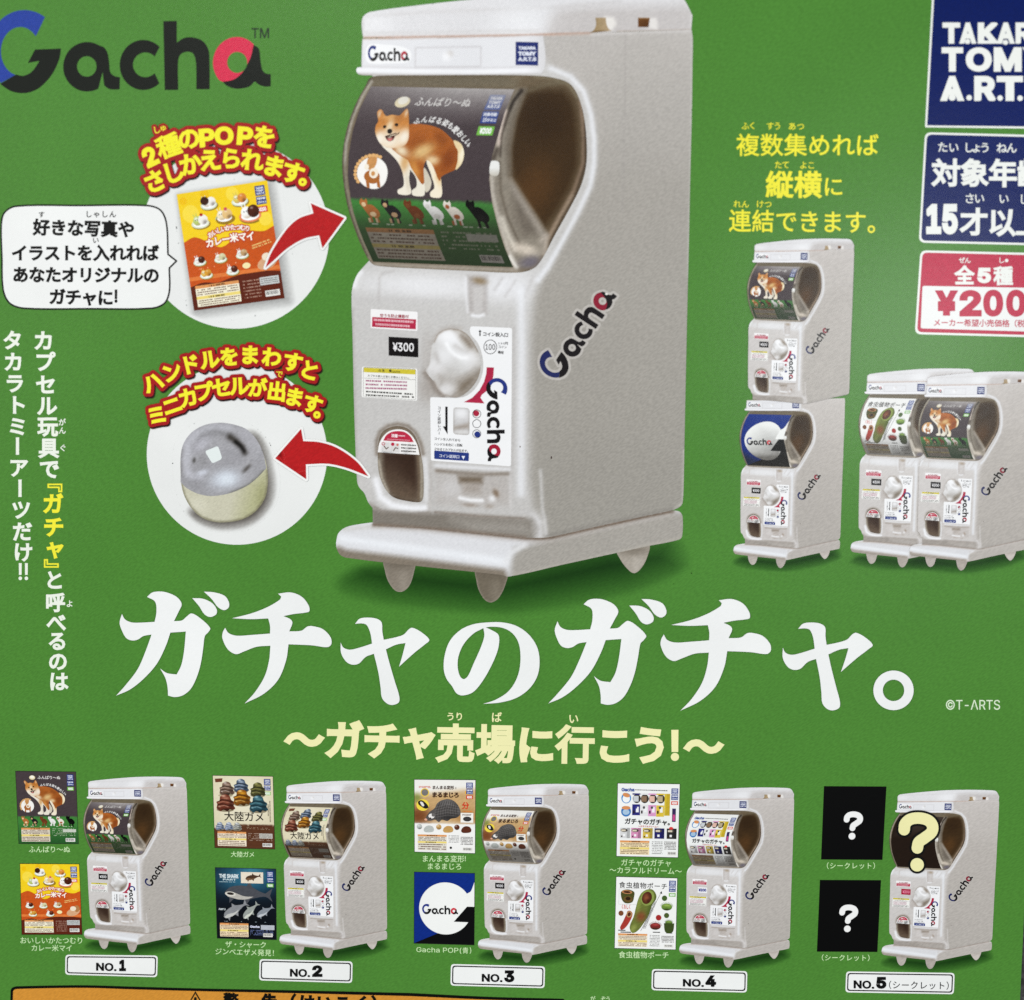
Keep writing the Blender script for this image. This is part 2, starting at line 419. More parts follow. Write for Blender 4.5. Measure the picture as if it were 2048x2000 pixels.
# ---------------------------------------------------------------- the word mark (measured on the big one, frame 1)
def arc(cx, cy, rx_, ry_, a0, a1, n=24):
    t = np.radians(np.linspace(a0, a1, n)); return np.stack([cx+rx_*np.cos(t), cy+ry_*np.sin(t)], 1)
LOGO = {
 'G_top': [np.concatenate([arc(150, 315, 225, 253, -56, -235, 40)[:-1], [[0, 512]], [[98, 458]], arc(125, 315, 120, 150, 104, 322, 30)])],
 'G_low': [loop('S', '375,298c 365,360 330,440 285,500 225,550 150,572 70,560 0,515c 98,458c 145,465 195,440 243,374c 172,386c 215,304c')],
 'a': [np.concatenate([arc(535, 410, 147, 152, 62, 300, 40), loop('S', '610,280c 640,292 662,330 672,400 678,445 705,468 737,474c 735,548c 700,550 668,545 640,525c')[:-3]]), arc(533, 408, 60, 63, 0, 345, 24)],
 'c': [np.concatenate([arc(880, 399, 145, 154, -46, -313, 40), arc(893, 398, 76, 76, 42, 318, 30)])],
 'h': [loop('S', '1003,130c 1086,128c 1086,262c 1130,233 1185,230 1245,252 1280,305 1287,380 1288,548c 1206,548c 1203,380 1185,328 1150,318 1108,335 1094,380 1095,552c 1012,553c')],
 'a_red': [np.concatenate([arc(1455, 385, 147, 158, 233, 137, 26)*[1, 1], [[1366, 502]], loop('S', '1366,502c 1430,490 1480,455 1515,400 1540,350 1558,275c')[1:-3], arc(1455, 385, 147, 158, 315, 236, 20)])],
 'a_blk': [loop('S', '1558,275c 1590,300 1600,370 1612,430 1635,452 1663,455c 1663,530c 1630,532 1595,522 1565,500c 1530,532 1455,545 1400,530 1366,502c 1430,490 1480,455 1515,400 1540,350')],
}
AH = arc(1457, 383, 62, 65, 0, 345, 24)
def logo_items(f, L=2, cg='1b2f85', cb='1c2320', cr='d62a55', keys=None):
    out = []
    for k, c in (('G_top', cg), ('G_low', cb), ('a', cb), ('c', cb), ('h', cb), ('a_red', cr), ('a_blk', cb)):
        if keys and k not in keys: continue
        loops = LOGO[k]
        V, T = tri([np.asarray(l) for l in loops])
        if k in ('a_red', 'a_blk'):
            V, T = tri([np.asarray(loops[0]), AH]) if k == 'a_red' else (V, T)
            if k == 'a_blk':
                r = cdt([Vector(p) for p in np.concatenate([loops[0], AH]).tolist()], [(i, (i+1) % len(loops[0])) for i in range(len(loops[0]))]+[(len(loops[0])+i, len(loops[0])+(i+1) % 24) for i in range(24)], [], 0, 1e-4, False)
                V = np.array([tuple(v) for v in r[0]]); T = np.array(r[2]); ct = V[T].mean(1); T = T[inside([loops[0]], ct) & ~inside([AH], ct)]
            else:
                r = cdt([Vector(p) for p in np.concatenate([loops[0], AH]).tolist()], [(i, (i+1) % len(loops[0])) for i in range(len(loops[0]))]+[(len(loops[0])+i, len(loops[0])+(i+1) % 24) for i in range(24)], [], 0, 1e-4, False)
                V = np.array([tuple(v) for v in r[0]]); T = np.array(r[2]); ct = V[T].mean(1); T = T[inside([loops[0]], ct) & ~inside([AH], ct) & ~inside([LOGO['a_blk'][0]], ct)]
        out.append((f(V), T, np.tile(hexc(c), (len(V), 1)), L))
    return out
def simil(l0, l1, s0, s1):
    """similarity taking word-mark points l0,l1 to photograph points s0,s1"""
    a = complex(*l0); b = complex(*l1); c = complex(*s0); d = complex(*s1); k = (d-c)/(b-a)
    def f(V): z = (V[:, 0]+1j*V[:, 1]-a)*k+c; return np.stack([z.real, z.imag], 1)
    return f
def boxmap(k, x0, y0, x1, y1, slope=0):
    return lambda V: X(k, np.stack([x0+(V[:, 0]+75)/1738*(x1-x0), y0+(V[:, 1]-62)/510*(y1-y0)+slope*(V[:, 0]+75)/1738*(x1-x0)], 1))
lg = empty('brand_lettering', poster, 'large blue, black and red word mark at the top left')
f1 = lambda V: X('1', V)
for nm, ks in (('letter_g', ['G_top', 'G_low']), ('letter_a', ['a']), ('letter_c', ['c']), ('letter_h', ['h']), ('letter_a', ['a_red', 'a_blk'])):
    obj(nm, lg, logo_items(f1, 2, '26409a', '0c120c', 'd5304f', ks))
obj('trademark_sign', lg, word('1', 'TM', (1545, 172, 1653, 235), '1d2b20', .01))

# ---------------------------------------------------------------- card pictures (u 0..100, v 0..120), each a dict name -> shapes
def E_(cx, cy, a, b=None, col='ffffff', L=1, rot=0, n=20): return fill(ell(cx, cy, a, b, math.radians(rot), n), col, L)
RECT = dense([(0, 0), (100, 0), (100, 120), (0, 120)], 4)
def Q(x0, y0, x1, y1, col, L=1): return fill(dense([(x0, y0), (x1, y0), (x1, y1), (x0, y1)], 4), col, L)
def Pg(s, col, L=1, n=4): return fill(loop('S', s, n), col, L)
def small_print(warm='f2ead8', dark=None, ink='6a4a3a', y0=94, left=(5, 53), bar1='e0995a', bar2='eed878', seed=3, y1=117):
    o = Q(left[0], y0, left[1], y1, warm, 2)+Q(left[0], y0, left[1], y0+3, bar1, 3)+Q(left[0], y0+11, left[1], y0+14, bar2, 3)
    r = lambda a, b, c, d: [(a, b), (c, b), (c, d), (a, d)]
    o += micro('S', r(left[0]+1, y0+3.5, left[1]-1, y0+10.5), 3, ink, 4, .9, .45, seed)+micro('S', r(left[0]+1, y0+14.5, left[1]-1, y1-.5), 3, ink, 4, .9, .45, seed+1)
    o += micro('S', r(20, y0+.6, 38, y0+2.6), 1, '3a2a1a', 4, .8, .8, seed)+micro('S', r(18, y0+11.6, 36, y0+13.6), 1, '3a2a1a', 4, .8, .8, seed)
    return o
def barcode(x, y, w=16, h=6, bgc='e8e6e0', L=3):
    o = Q(x, y, x+w, y+h, bgc, L); r = np.random.default_rng(7); u = x+1
    while u < x+w-1.5: d = r.uniform(.3, .9); o += Q(u, y+.8, u+d, y+h-1.6, '2a2a2a', L+1); u += d+r.uniform(.4, .8)
    return o
def corner_marks(red='c83232', x=85, y=4, c3='74b84a'):
    o = Q(x, y, x+11, y+10, '2b3f86', 3)+Q(x, y+11, x+11, y+19, '2b3f86', 3)+Q(x, y+21, x+11, y+27, c3, 3)
    for i, (wd, s) in enumerate(((8.6, 'TAKARA'), (8.6, 'TOMY'), (8.6, 'A.R.T.S'))): o += word('S', s, (x+1.2, y+1.3+i*2.7, x+1.2+wd, y+3.4+i*2.7), 'e4e8f4', .04, 4)
    o += line('S', '対象年齢', x+2, y+13, x+9, y+13, 2.4, 'e4e8f4', .04, 4)+word('S', '15', (x+1.5, y+15.3, x+4, y+18), 'e4e8f4', .03, 4)+line('S', '才以上', x+5.2, y+16.7, x+9.6, y+16.7, 2.2, 'e4e8f4', .04, 4)
    o += word('S', '¥200', (x+1.5, y+22, x+9.5, y+26), 'ffffff', .04, 4)
    return o
# window frame: insert u,v <-> photograph pixels of the big machine (measured in frame 2)
_lv = [0, 5, 15, 30, 45, 60, 75, 85, 95, 105, 120]
_ly = [530, 575, 668, 806, 944, 1082, 1220, 1312, 1404, 1492, 1607]
_lx = [375, 352, 305, 262, 238, 232, 250, 270, 300, 335, 388]
_ry = [548, 592, 685, 823, 960, 1098, 1245, 1340, 1435, 1525, 1641]
_rx = [1256, 1236, 1198, 1158, 1117, 1101, 1118, 1142, 1168, 1198, 1248]
def winmap(V):
    u = V[:, 0]/100; v = V[:, 1]
    xl, yl, xr, yr = (np.interp(v, _lv, a) for a in (_lx, _ly, _rx, _ry))
    return X('2', np.stack([xl+(xr-xl)*u, yl+(yr-yl)*u], 1))
def unwin(s):
    q = poly('S', s); v = np.interp(q[:, 1], _ly, _lv); xl = np.interp(v, _lv, _lx); xr = np.interp(v, _lv, _rx)
    v = np.interp(q[:, 1]-18*(q[:, 0]-xl)/(xr-xl), _ly, _lv)
    return np.stack([(q[:, 0]-xl)/(xr-xl)*100, v], 1)
def W_(s, n=4):
    P0, F = raw('S', s); return smooth(unwin(' '.join('%g,%g' % tuple(p) for p in P0)), F, n)
def bl(c, x, y, rx_, ry_, rot=0, s=.8): 
    p = unwin('%g,%g' % (x, y))[0]; return ('blob', c, p[0], p[1], rx_/9.1, ry_/9.2, rot, s)
def art_dog():
    A = {'background': paint(RECT, '4c4144', [('lin', '3b3134', (50, 30), (50, 76), 1), ('poly', '3f8038', np.array([(-5, 75), (105, 75), (105, 130), (-5, 130)], float), .3, 1), ('lin', '1d4a22', (50, 84), (50, 118), .75) , ('poly', '453b3e', np.array([(-5, -5), (105, -5), (105, 74.9), (-5, 74.9)], float), .3, .9)], 0, 3)}
    A['lettering'] = fill(ell(27, 10, 5, 3.6), 'e9d9ae', 2)+fill(ell(27, 9, 3.4, 2.6), 'fbf6e4', 3)+line('S', 'ふんばり〜ぬ', 39, 9.4, 71, 9.6, 6.4, 'efece8', .012, 2)
    pts = [(*unwin('%g,%g' % (x, y))[0], r_) for x, y, r_ in ((655, 742, 0), (702, 733, 3), (748, 734, 8), (790, 742, 14), (829, 754, 22), (862, 772, 32), (891, 796, 40), (919, 822, 44), (944, 850, 52), (965, 876, 58), (982, 901, 62))]
    for c, (x, y, r_) in zip('ふんばる姿も愛おしい。', pts): A['lettering'] += ch(c, x, y, 4.6, r_, 'f2f0ee', .02, 2)
    body = W_('598,768 690,762 790,788 862,848 905,915 914,985 892,1040 845,1064 808,1085 798,1112 770,1060 742,1000 716,985 698,1020 704,1110 692,1132 655,1085 620,1030 600,985 560,960 520,930 500,905 560,880 600,820', 4)
    d = fill(W_('600,985 660,1050 700,1110 706,1190 690,1202 632,1196 628,1168 655,1145 650,1090 608,1030'), 'e9e2d2', 2)
    d += fill(W_('700,1030 722,1060 746,1110 738,1160 712,1178 704,1120'), 'cfc6b4', 1)
    d += paint(W_('430,870 470,905 560,905 600,900 625,960 612,1060 612,1120 620,1188 545,1190 540,1166 575,1142 572,1080 545,1005 500,950 450,905'), 'efe7d6', [bl('c98f48', 585, 990, 30, 70, 10, .7), bl('cfc4ae', 600, 1120, 14, 60, 0, .6)], 2, 1)
    d += paint(W_('715,985 765,985 800,1060 808,1120 808,1204 745,1206 740,1180 766,1150 745,1080'), 'f1e6cf', [bl('d9a860', 795, 1060, 24, 70, 0, .7)], 3, 1)
    d += paint(W_('880,862 925,885 944,950 928,1010 893,1044 905,990 905,930 886,892'), 'e8d2a4', [bl('fbf4e0', 930, 950, 16, 60, 0, .8)], 4, .8)
    d += paint(body, 'a55a22', [bl('b9682a', 700, 800, 110, 50, 10, .6), bl('7c3a14', 850, 980, 50, 80, 20, .75), bl('8a4618', 660, 900, 60, 90, 0, .5), bl('e7c88c', 690, 930, 70, 45, -25, .85), bl('f2e2ba', 750, 985, 45, 30, 0, .8), bl('d99a4c', 640, 1040, 30, 70, -25, .7), bl('efe3c6', 560, 925, 55, 30, 30, .9), bl('6f3512', 800, 850, 60, 30, 40, .4)], 3, 1)
    d += paint(W_('418,745 412,690 426,672 440,674 466,712 500,704 548,708 575,682 592,667 602,680 606,780 604,850 580,892 530,908 478,906 430,880 402,820 404,770'), 'c47a33', [('blob', 'f3ead8', 26.5, 36, 13, 8.5, 0, .95), bl('e9b878', 490, 720, 50, 22, 0, .5), bl('f6efe0', 425, 850, 30, 40, 0, .9), bl('f6efe0', 580, 840, 35, 50, 0, .9), bl('f0e2c4', 488, 775, 22, 40, 0, .8), bl('9a5620', 545, 720, 30, 16, 0, .5), bl('f2e6d0', 590, 695, 8, 22, 0, .7), bl('f2e6d0', 426, 700, 8, 22, 0, .7)], 5, .9)
    A['dog_picture'] = d
    f = fill(W_('469,772 462,768 452,770 447,778 452,787 462,787'), '1c120e', 6)+fill(W_('541,762 533,756 522,759 518,767 524,775 536,775'), '1c120e', 6)+fill(W_('472,806 480,792 498,792 505,806 494,821 482,820'), '17110f', 6)
    f += fill(W_('462,838 488,846 520,832 512,856 492,868 472,860'), '5a2420', 6)+fill(W_('474,852 490,850 505,848 500,862 486,866'), 'd27a76', 7)+stroke(W_('545,815 520,832 488,838 462,838')[:18], .7, '3a1f16', 6)
    A['dog_picture'] += f
    A['round_inset'] = fill(ell(17.2, 57.5, 10.8, 10.6), 'f6f3ee', 2)+fill(ell(16.5, 50, 3.4, 5.6, .25), 'c99055', 3)+fill(ell(17, 60, 5.6, 4.6), 'a9652c', 3)+fill(ell(18.2, 57.6, 3.2, 3.4), 'f4ead8', 4)+fill(ell(17.8, 57.9, 1.4, 1.6), 'c99055', 5)+Q(12.4, 62, 14.6, 67.5, 'a9652c', 3)+Q(20, 62, 22.2, 67, 'a9652c', 3)+fill(ell(13, 53.5, 1.6, 2), 'f4ead8', 4)
    for i in range(13): a = math.radians(150+i*12); A['round_inset'] += fill(ell(17.2+12*math.cos(a), 57.5+11.8*math.sin(a), 1.3, 1.2), 'dfae72', 3)
    s = []
    for i, (x, c, c2) in enumerate(((12, 'b06a34', 'e6c79a'), (27, '1c1a1c', 'caa27a'), (43, '6a3418', '7a4422'), (57, 'ecebe8', 'd8d6d0'), (71, 'e8e0d4', 'a85a30'), (88, '010101', '0a0a0a'))):
        y = 81.5; big = 1.15 if i == 5 else 1; sh = lambda t: fill(np.array([(x+(px-50)*.15*big, y+(py-50)*.15*big) for px, py in smooth(*raw('S', t), n=3)]), c, 2)
        s += sh('12,12 20,2c 26,10 36,10 42,2c 46,16 44,30 60,30 78,42 92,62 90,80 80,88 82,108 70,108 66,90 52,84 50,108 40,108 40,84 30,64 18,42 8,26')
        s += fill(ell(x-3.6, y-3, 1.5, 1.5), c2, 3)+fill(ell(x+1.6, y+3.4, 2.2, 1.6), c2, 3)+(Q(x-3, y+6, x-1.4, y+9, c2, 3)+Q(x+2.2, y+6, x+3.6, y+9, c2, 3) if i < 5 else [])
    A['small_animal_pictures'] = s
    A['small_print'] = small_print('ddd3c0', seed=4)+micro('S', [(57, 94), (96, 94), (96, 108), (57, 108)], 5, 'a8b89a', 2, .6, .4, 5)+Q(75, 96, 97, 101, 'c8ccc0', 2)+barcode(79, 111)+micro('S', [(10, 90.4), (96, 90.4), (96, 92.4), (10, 92.4)], 1, 'cfe0c4', 2, .35, .4, 8)
    A['corner_marks'] = corner_marks()
    return A
def plated(x, y, s, c1='f0ece2', c2='4a2410', plate='d8e4cc', ex=None):
    o = fill(ell(x+.6*s, y+3.2*s, 7.6*s, 3.8*s), '9c7a20', 1.6)+fill(ell(x, y+2.4*s, 7.2*s, 3.6*s), plate, 2)+fill(ell(x, y+2.2*s, 5.8*s, 2.7*s), 'ffffff', 3)
    o += paint(ell(x-2*s, y, 3.6*s, 3.6*s), c1, [('blob', 'ffffff', x-3*s, y-1.5*s, 1.6*s, 1.6*s, 0, .8), ('blob', 'b09878', x-1*s, y+3*s, 3*s, 1.2*s, 0, .5)], 4, .6)
    o += paint(ell(x+2.4*s, y-.4*s, 3.9*s, 3.8*s), c2, [('blob', 'ffffff', x+1.6*s, y-2.4*s, 1*s, .7*s, 0, .5), ('blob', '1a0a06', x+4*s, y+2*s, 2*s, 2*s, 0, .4)], 4, .6)
    o += stroke([(x-4*s, y-3*s), (x-5*s, y-5*s)], .6*s, c1, 5)+stroke([(x-2.6*s, y-3.4*s), (x-2.4*s, y-5.6*s)], .6*s, c1, 5)
    o += fill(ell(x-3.6*s, y-.6*s, .35*s, .5*s), '201008', 6)+fill(ell(x-2*s, y-.8*s, .35*s, .5*s), '201008', 6)
    if ex: o += fill(ell(x+1.6*s, y-4.2*s, 1.3*s, 1.2*s), ex, 6)
    return o
def art_snail():
    A = {'background': fill(RECT, 'c9541a', 0)}
    A['background'] += Pg('0,0c 100,0c 100,46c 88,50 70,47 60,50 40,60 25,52 12,46 0,50c', 'f4cf1f', 1)+Pg('0,96c 15,93 30,95 50,91 75,89 100,92c 100,120c 0,120c', '5c2110', 1)+Q(0, 86, 100, 90, 'e07a3a', 1)
    for x, y, r_, c in ((12, 22, 9, 'f8dc48'), (60, 8, 7, 'f8dc48'), (30, 5, 5, 'f0c010'), (92, 38, 7, 'f8dc48'), (6, 8, 4, 'f0c010')): A['background'] += fill(ell(x, y, r_), c, 2)
    A['snail_pictures'] = plated(33, 13, 1.25, c1='f4f1ea', c2='f4f1ea')+fill(ell(29, 11, 4.6, 4.4), '3a1a0c', 6)+plated(67, 14, 1.25, 'd9c25a', 'dc8a3a')+plated(21, 30, 1.35, 'b6c86a', 'f2efe6', 'dfe6c8', 'b02020')+plated(48, 28, 1.4, 'f0dfb8', 'e6c080', '9cc8b4', 'd05060')+plated(76, 29, 1.7, 'f6f3ee', '4a1d0e', 'e88a5a')
    A['snail_pictures'] += plated(14, 70, .95, 'f4f1ea', '4a1d0e')+plated(37, 70, .95, 'e8e0cc', 'd4cfa0')+plated(61, 69, .95, 'e8e6dc', 'c4a070')+plated(19, 84, .95, 'e4b84a', 'd89a34')+plated(48, 84, .95, 'f4f1ea', '5a2410')
    A['snail_pictures'] += fill(ell(87, 82, 11.5, 6.2, -.3), 'd8a880', 2)+fill(ell(87, 76, 5, 4), 'efe0c8', 5)+fill(ell(93, 76, 5, 5.6), 'b07a48', 4)+fill(ell(64, 82, 4.4, 3), 'f6e8b0', 3)
    t = []
    for c, x, y, r_ in zip('おいしいかたつむり', (30, 35, 40, 45, 50, 55.5, 61, 66, 71), (46, 44, 42.6, 41.8, 41.4, 41.6, 42.4, 43.4, 45), (-14, -10, -6, -3, 0, 3, 6, 10, 14)): t += ch(c, x, y, 6.2, r_, 'fff8ec', .035, 8)
    for c, x, y in zip('カレー米マイ', (28, 37, 46, 55, 64, 73), (54, 53, 52.4, 52, 52.4, 53)): t += ch(c, x, y, 9.4, 0, 'fff8ec', .04, 8)
    A['lettering'] = t+grow(t, .9, 'c23a1c', 7)
    A['lettering'] += micro('S', [(72, 62), (94, 58), (95, 63), (73, 67)], 2, 'f4d080', 3, .8, .5, 2)+micro('S', [(8, 78), (58, 76), (58, 79), (8, 80)], 1, 'f0a070', 3, .4, .5, 2)
    A['small_print'] = small_print('f3ecd4', seed=9, y0=95.5)+micro('S', [(57, 96), (76, 96), (76, 116), (57, 116)], 6, 'b08a78', 2, .7, .4, 5)+Q(76, 96, 97, 104, 'c9cccb', 2)+micro('S', [(77, 97), (96, 97), (96, 103), (77, 103)], 3, '55504c', 3, .9, .4, 5)+barcode(80, 110)
    A['corner_marks'] = corner_marks(y=4, c3='d8452a')
    return A
def turtle(x, y, s, c, c2, hl):
    m = lambda t, n=4: np.array([(x+px*s, y+py*s) for px, py in smooth(*raw('S', t), n=n)])
    b = m('-11,7 -10,2 -11,-1 -7,-3 -6,-8 0,-11 6,-9 8,-4 12,-1 11,3 13,7 9,9 6,8 3,11 -2,9 -6,11 -9,9')
    o = fill(ell(x, y+9*s, 11*s, 2.6*s), '8f846a', 2)
    k = hexc(c)
    return o+paint(b, c, [('blob', c2, x+1*s, y-6*s, 5*s, 2*s, 0, .9), ('blob', hl, x-2*s, y-9*s, 3*s, 1.4*s, 0, .9), ('line', k*.45, np.array([(x-9*s, y-2*s), (x-3*s, y-4*s), (x+3*s, y-3.4*s), (x+9*s, y-1*s)]), .8*s, .9), ('line', c2, np.array([(x-9*s, y+.2*s), (x-3*s, y-1.6*s), (x+4*s, y-.6*s), (x+10*s, y+1*s)]), .8*s, .9), ('line', k*.5, np.array([(x-10*s, y+3*s), (x-4*s, y+1.4*s), (x+3*s, y+3*s), (x+10*s, y+3.6*s)]), .8*s, .9),
        ('line', hl, np.array([(x-7*s, y+4.6*s), (x-1*s, y+3.4*s), (x+4*s, y+5*s)]), .6*s, .6), ('blob', k*.35, x+3*s, y+9*s, 8*s, 2.2*s, 0, .8), ('blob', k*.5, x+8*s, y+2*s, 3*s, 6*s, 0, .6), ('blob', hl, x-7.5*s, y+5*s, 1.6*s, 1.2*s, 0, .7), ('blob', '1a1410', x-8*s, y+6.6*s, 1*s, .8*s, 0, .8), ('noise', 0, .06)], 3, .7)
def art_turtle():
    A = {'background': paint(RECT, 'd9cfae', [('blob', 'efe8d0', 50, 40, 50, 50, 0, .8), ('poly', '5a3420', np.array([(42, 81), (105, 81), (105, 130), (-5, 130), (-5, 87), (42, 87)], float), .2, 1)], 0, 2.5)}
    A['turtle_pictures'] = fill(ell(20, 33, 12, 2.4), 'b8ac8c', 1)+turtle(22, 21, 1.05, '6e5444', 'b09a8a', 'd8ccc4')+turtle(46, 16, 1.05, '44546a', 'a8b4c4', 'dce4ec')+turtle(74, 22, 1.1, '4c4a28', '857f44', 'b4b070')+turtle(19, 45, 1.3, '6a3222', 'a8705a', 'e0b49c')+turtle(47, 36, 1.25, '8a5214', 'd89a2c', 'f4d080')+turtle(74, 46, 1.3, '284c58', '5a8890', '9cc4cc')
    for i, (x, c) in enumerate(((9, '7a88a4'), (24, '8a98b4'), (38, '9a9a90'))): A['turtle_pictures'] += turtle(x, 84, .62, c, 'd0d4dc', 'f0f0f0')
    A['lettering'] = line('S', '大陸ガメ', 25, 67, 76, 67.5, 17, '241c18', .012, 3)+micro('S', [(45, 60), (63, 60), (63, 62), (45, 62)], 1, '6a5a48', 3, .8, .5, 2)+micro('S', [(50, 84), (93, 85), (93, 89), (50, 88)], 2, 'a08a70', 2, .6, .4, 2)+Pg('3,5c 16,4c 15,10c 4,11c', '6a3a28', 3)+micro('S', [(93, 40), (95, 40), (95, 76), (93, 76)], 16, '5a4a38', 3, 1, .6, 2)+micro('S', [(90, 46), (92, 46), (92, 66), (90, 66)], 9, '5a4a38', 3, 1, .6, 2)
    A['small_print'] = small_print('f0e2cc', seed=12, y0=93)+micro('S', [(56, 94), (97, 94), (97, 108), (56, 108)], 5, 'a89080', 2, .6, .4, 5)+Q(75, 95, 97, 103, 'c8c4bc', 2)+micro('S', [(76, 96), (96, 96), (96, 102), (76, 102)], 3, '55504c', 3, .9, .4, 5)+barcode(80, 111)
    A['corner_marks'] = corner_marks(c3='9ccc7a')
    return A
def shark(x, y, s, c, belly, rot=0):
    R = lambda t, cc, L: fill(np.array([(x+(px*math.cos(rot)-py*math.sin(rot))*s, y+(px*math.sin(rot)+py*math.cos(rot))*s) for px, py in smooth(*raw('S', t), n=4)]), cc, L)
    return R('-24,2c -18,-5 -5,-9 2,-9c 5,-16c 9,-9c 18,-5 26,-3c 34,-11c 32,-1c 36,6c 27,1 15,4 8,7c 4,15c -1,8 -12,9c -17,15c -18,8 -22,6', c, 3)+R('-23,3c -14,1 0,4 12,3c 5,7 -6,9 -14,8 -20,7', belly, 4)
def art_shark():
    A = {'background': paint(RECT, '0c1622', [('blob', '2c6a86', 50, 18, 55, 30, 0, .9), ('blob', '4c94aa', 62, 8, 22, 14, 0, .6), ('blob', '04070c', 50, 100, 70, 45, 0, .9)], 0, 2.5)}
    A['shark_pictures'] = shark(47, 42, 1.35, '4a4c52', 'b8b4ac', .12)+fill(ell(24, 44, 9, 4, .1), 'd8d4ca', 5)+fill(ell(24, 43.4, 6, 2.2, .1), '2a2422', 6)+shark(28, 73, .8, '8a8c90', 'c4c4c0', -.5)+shark(55, 74, .62, '9aa09a', 'd0d4c8', -.75)+shark(79, 74, .56, '8a9098', 'c0c4c8', -.5)+Q(42, 6, 79, 25, 'e8dcc8', 3)+warp(shark(60, 15, .45, '4a3424', '7a5a3c', -.15), lambda V: V, 2)
    A['lettering'] = word('S', 'THE SHARK', (6, 10, 38, 17), 'e4eef0', .03, 3)+word('S', 'PART', (12, 18, 34, 21), 'c8dade', .03, 3)+micro('S', [(5, 22), (34, 22), (34, 25), (5, 25)], 1, 'a8c4cc', 3, .8, .4, 2)+word('S', 'PART 2', (4, 69, 15, 72), 'e4eef0', .03, 3)+micro('S', [(6, 90), (90, 90), (90, 92), (6, 92)], 1, '90a0a8', 3, .3, .4, 2)
    A['small_print'] = small_print('f2dcb8', seed=15, y0=94)+word('S', 'Gacha', (56, 97, 72, 101), 'd8dcf0', .04, 3)+Q(74, 96, 97, 104, 'b8bcc4', 2)+barcode(78, 110)+micro('S', [(56, 104), (96, 104), (96, 114), (56, 114)], 4, '6a78a8', 2, .6, .4, 5)
    A['corner_marks'] = corner_marks(c3='74b84a')
    return A
def art_armadillo():
    A = {'background': paint(RECT, 'f0eee8', [('poly', 'c8a472', np.array([(-5, 26), (105, 14), (105, 72), (-5, 72)], float), 8, 1), ('blob', '6e3a1c', 6, 60, 22, 16, 0, .9), ('blob', 'a8743c', 85, 60, 24, 14, 0, .6), ('blob', '7a8a3c', 4, 30, 7, 8, 0, .8), ('poly', 'f2f1ee', np.array([(-5, 72), (105, 72), (105, 130), (-5, 130)], float), .2, 1)], 0, 2.5)}
    b = smooth(*raw('S', '20,60 25,53 33,47 38,38 50,32 62,33 72,42 76,55 70,62 60,64 54,68 45,66 40,70 34,66 26,68 18,66'), n=4)
    ops = [('blob', '2c2a2a', 60, 62, 20, 6, 0, .8), ('blob', '8a8684', 52, 38, 16, 5, 0, .5)]
    for i in range(9): ops.append(('line', '2e2c2c', np.array([(36+i*4.4, 64), (37+i*4, 50), (42+i*3.6, 36)]), .7, .8))
    for i in range(5): ops.append(('line', '8f8b88', np.array([(34, 46+i*4), (54, 40+i*4.6), (74, 44+i*4)]), .45, .5))
    A['armadillo_pictures'] = paint(b, '565250', ops, 3, .9)+fill(ell(28, 60, 5, 4), 'eeeae6', 4)+fill(ell(31, 58, 3, 3), '6a6664', 5)+fill(ell(26, 63.5, 1.3, 1.1), '201c1c', 5)+fill(ell(18.5, 66, 2.4, 1.8), 'e0a890', 4)+fill(ell(17, 21, 7, 7), 'f2cf3a', 2)+fill(ell(17, 21, 5.6, 5.6), '7a7674', 3)+fill(ell(13.5, 42, 10.5, 9.6), 'f2d94a', 2)+Pg('6,36 12,34 20,40 23,46 18,48 10,44 6,40', '1e1c1c', 3)+Pg('9,37 13,37 16,43 13,44', 'e8e4de', 4)
    for x, c, r_ in ((8, 'b8bcb8', 1), (40, 'c49a5a', 1), (70, '5a2c1c', 1)):
        A['armadillo_pictures'] += paint(ell(x, 78, 4.4, 4.4), c, [('blob', 'ffffff', x-1.4, 76, 1.8, 1.6, 0, .5), ('blob', '3a302a', x+1, 81, 4, 1.6, 0, .4)], 3, .8)+Pg('%g,84 %g,79 %g,76 %g,77 %g,82 %g,86 %g,87' % (x+7, x+9, x+14, x+21, x+24, x+22, x+10), c, 3)
    A['lettering'] = line('S', 'まんまる変形!', 32, 12.5, 68, 12.5, 6.4, '3a1e14', .03, 4)+line('S', 'まるまじろ', 33, 24.5, 69, 24.5, 9.6, '3a1e14', .045, 4)+word('S', '分', (78, 36, 90, 48), 'd03a24', .03, 4, latin=False)+Q(76, 54, 97, 70, 'f2efe8', 3)+fill(ell(87, 64, 7, 4), '3c3a3a', 4)+word('S', 'POINT', (79, 56, 94, 58.6), '4a2a20', .03, 4)+micro('S', [(7, 10), (27, 10), (27, 14), (7, 14)], 2, 'd03a24', 3, .9, .5, 3)+micro('S', [(80, 50), (96, 50), (96, 53), (80, 53)], 1, 'e8823a', 3, .9, .5, 3)+fill(ell(88, 20, 5, 4), 'e8b030', 2)
    A['small_print'] = small_print('e2ddd0', seed=18, y0=91)+micro('S', [(56, 91), (74, 91), (74, 104), (56, 104)], 6, '6a6a68', 2, .8, .4, 5)+micro('S', [(76, 93), (97, 93), (97, 107), (76, 107)], 6, '55504c', 3, .9, .5, 5)+fill(ell(60, 112, 2, 2), '2a2a2a', 3)+barcode(80, 111)
    A['corner_marks'] = corner_marks(c3='d03a24')
    return A
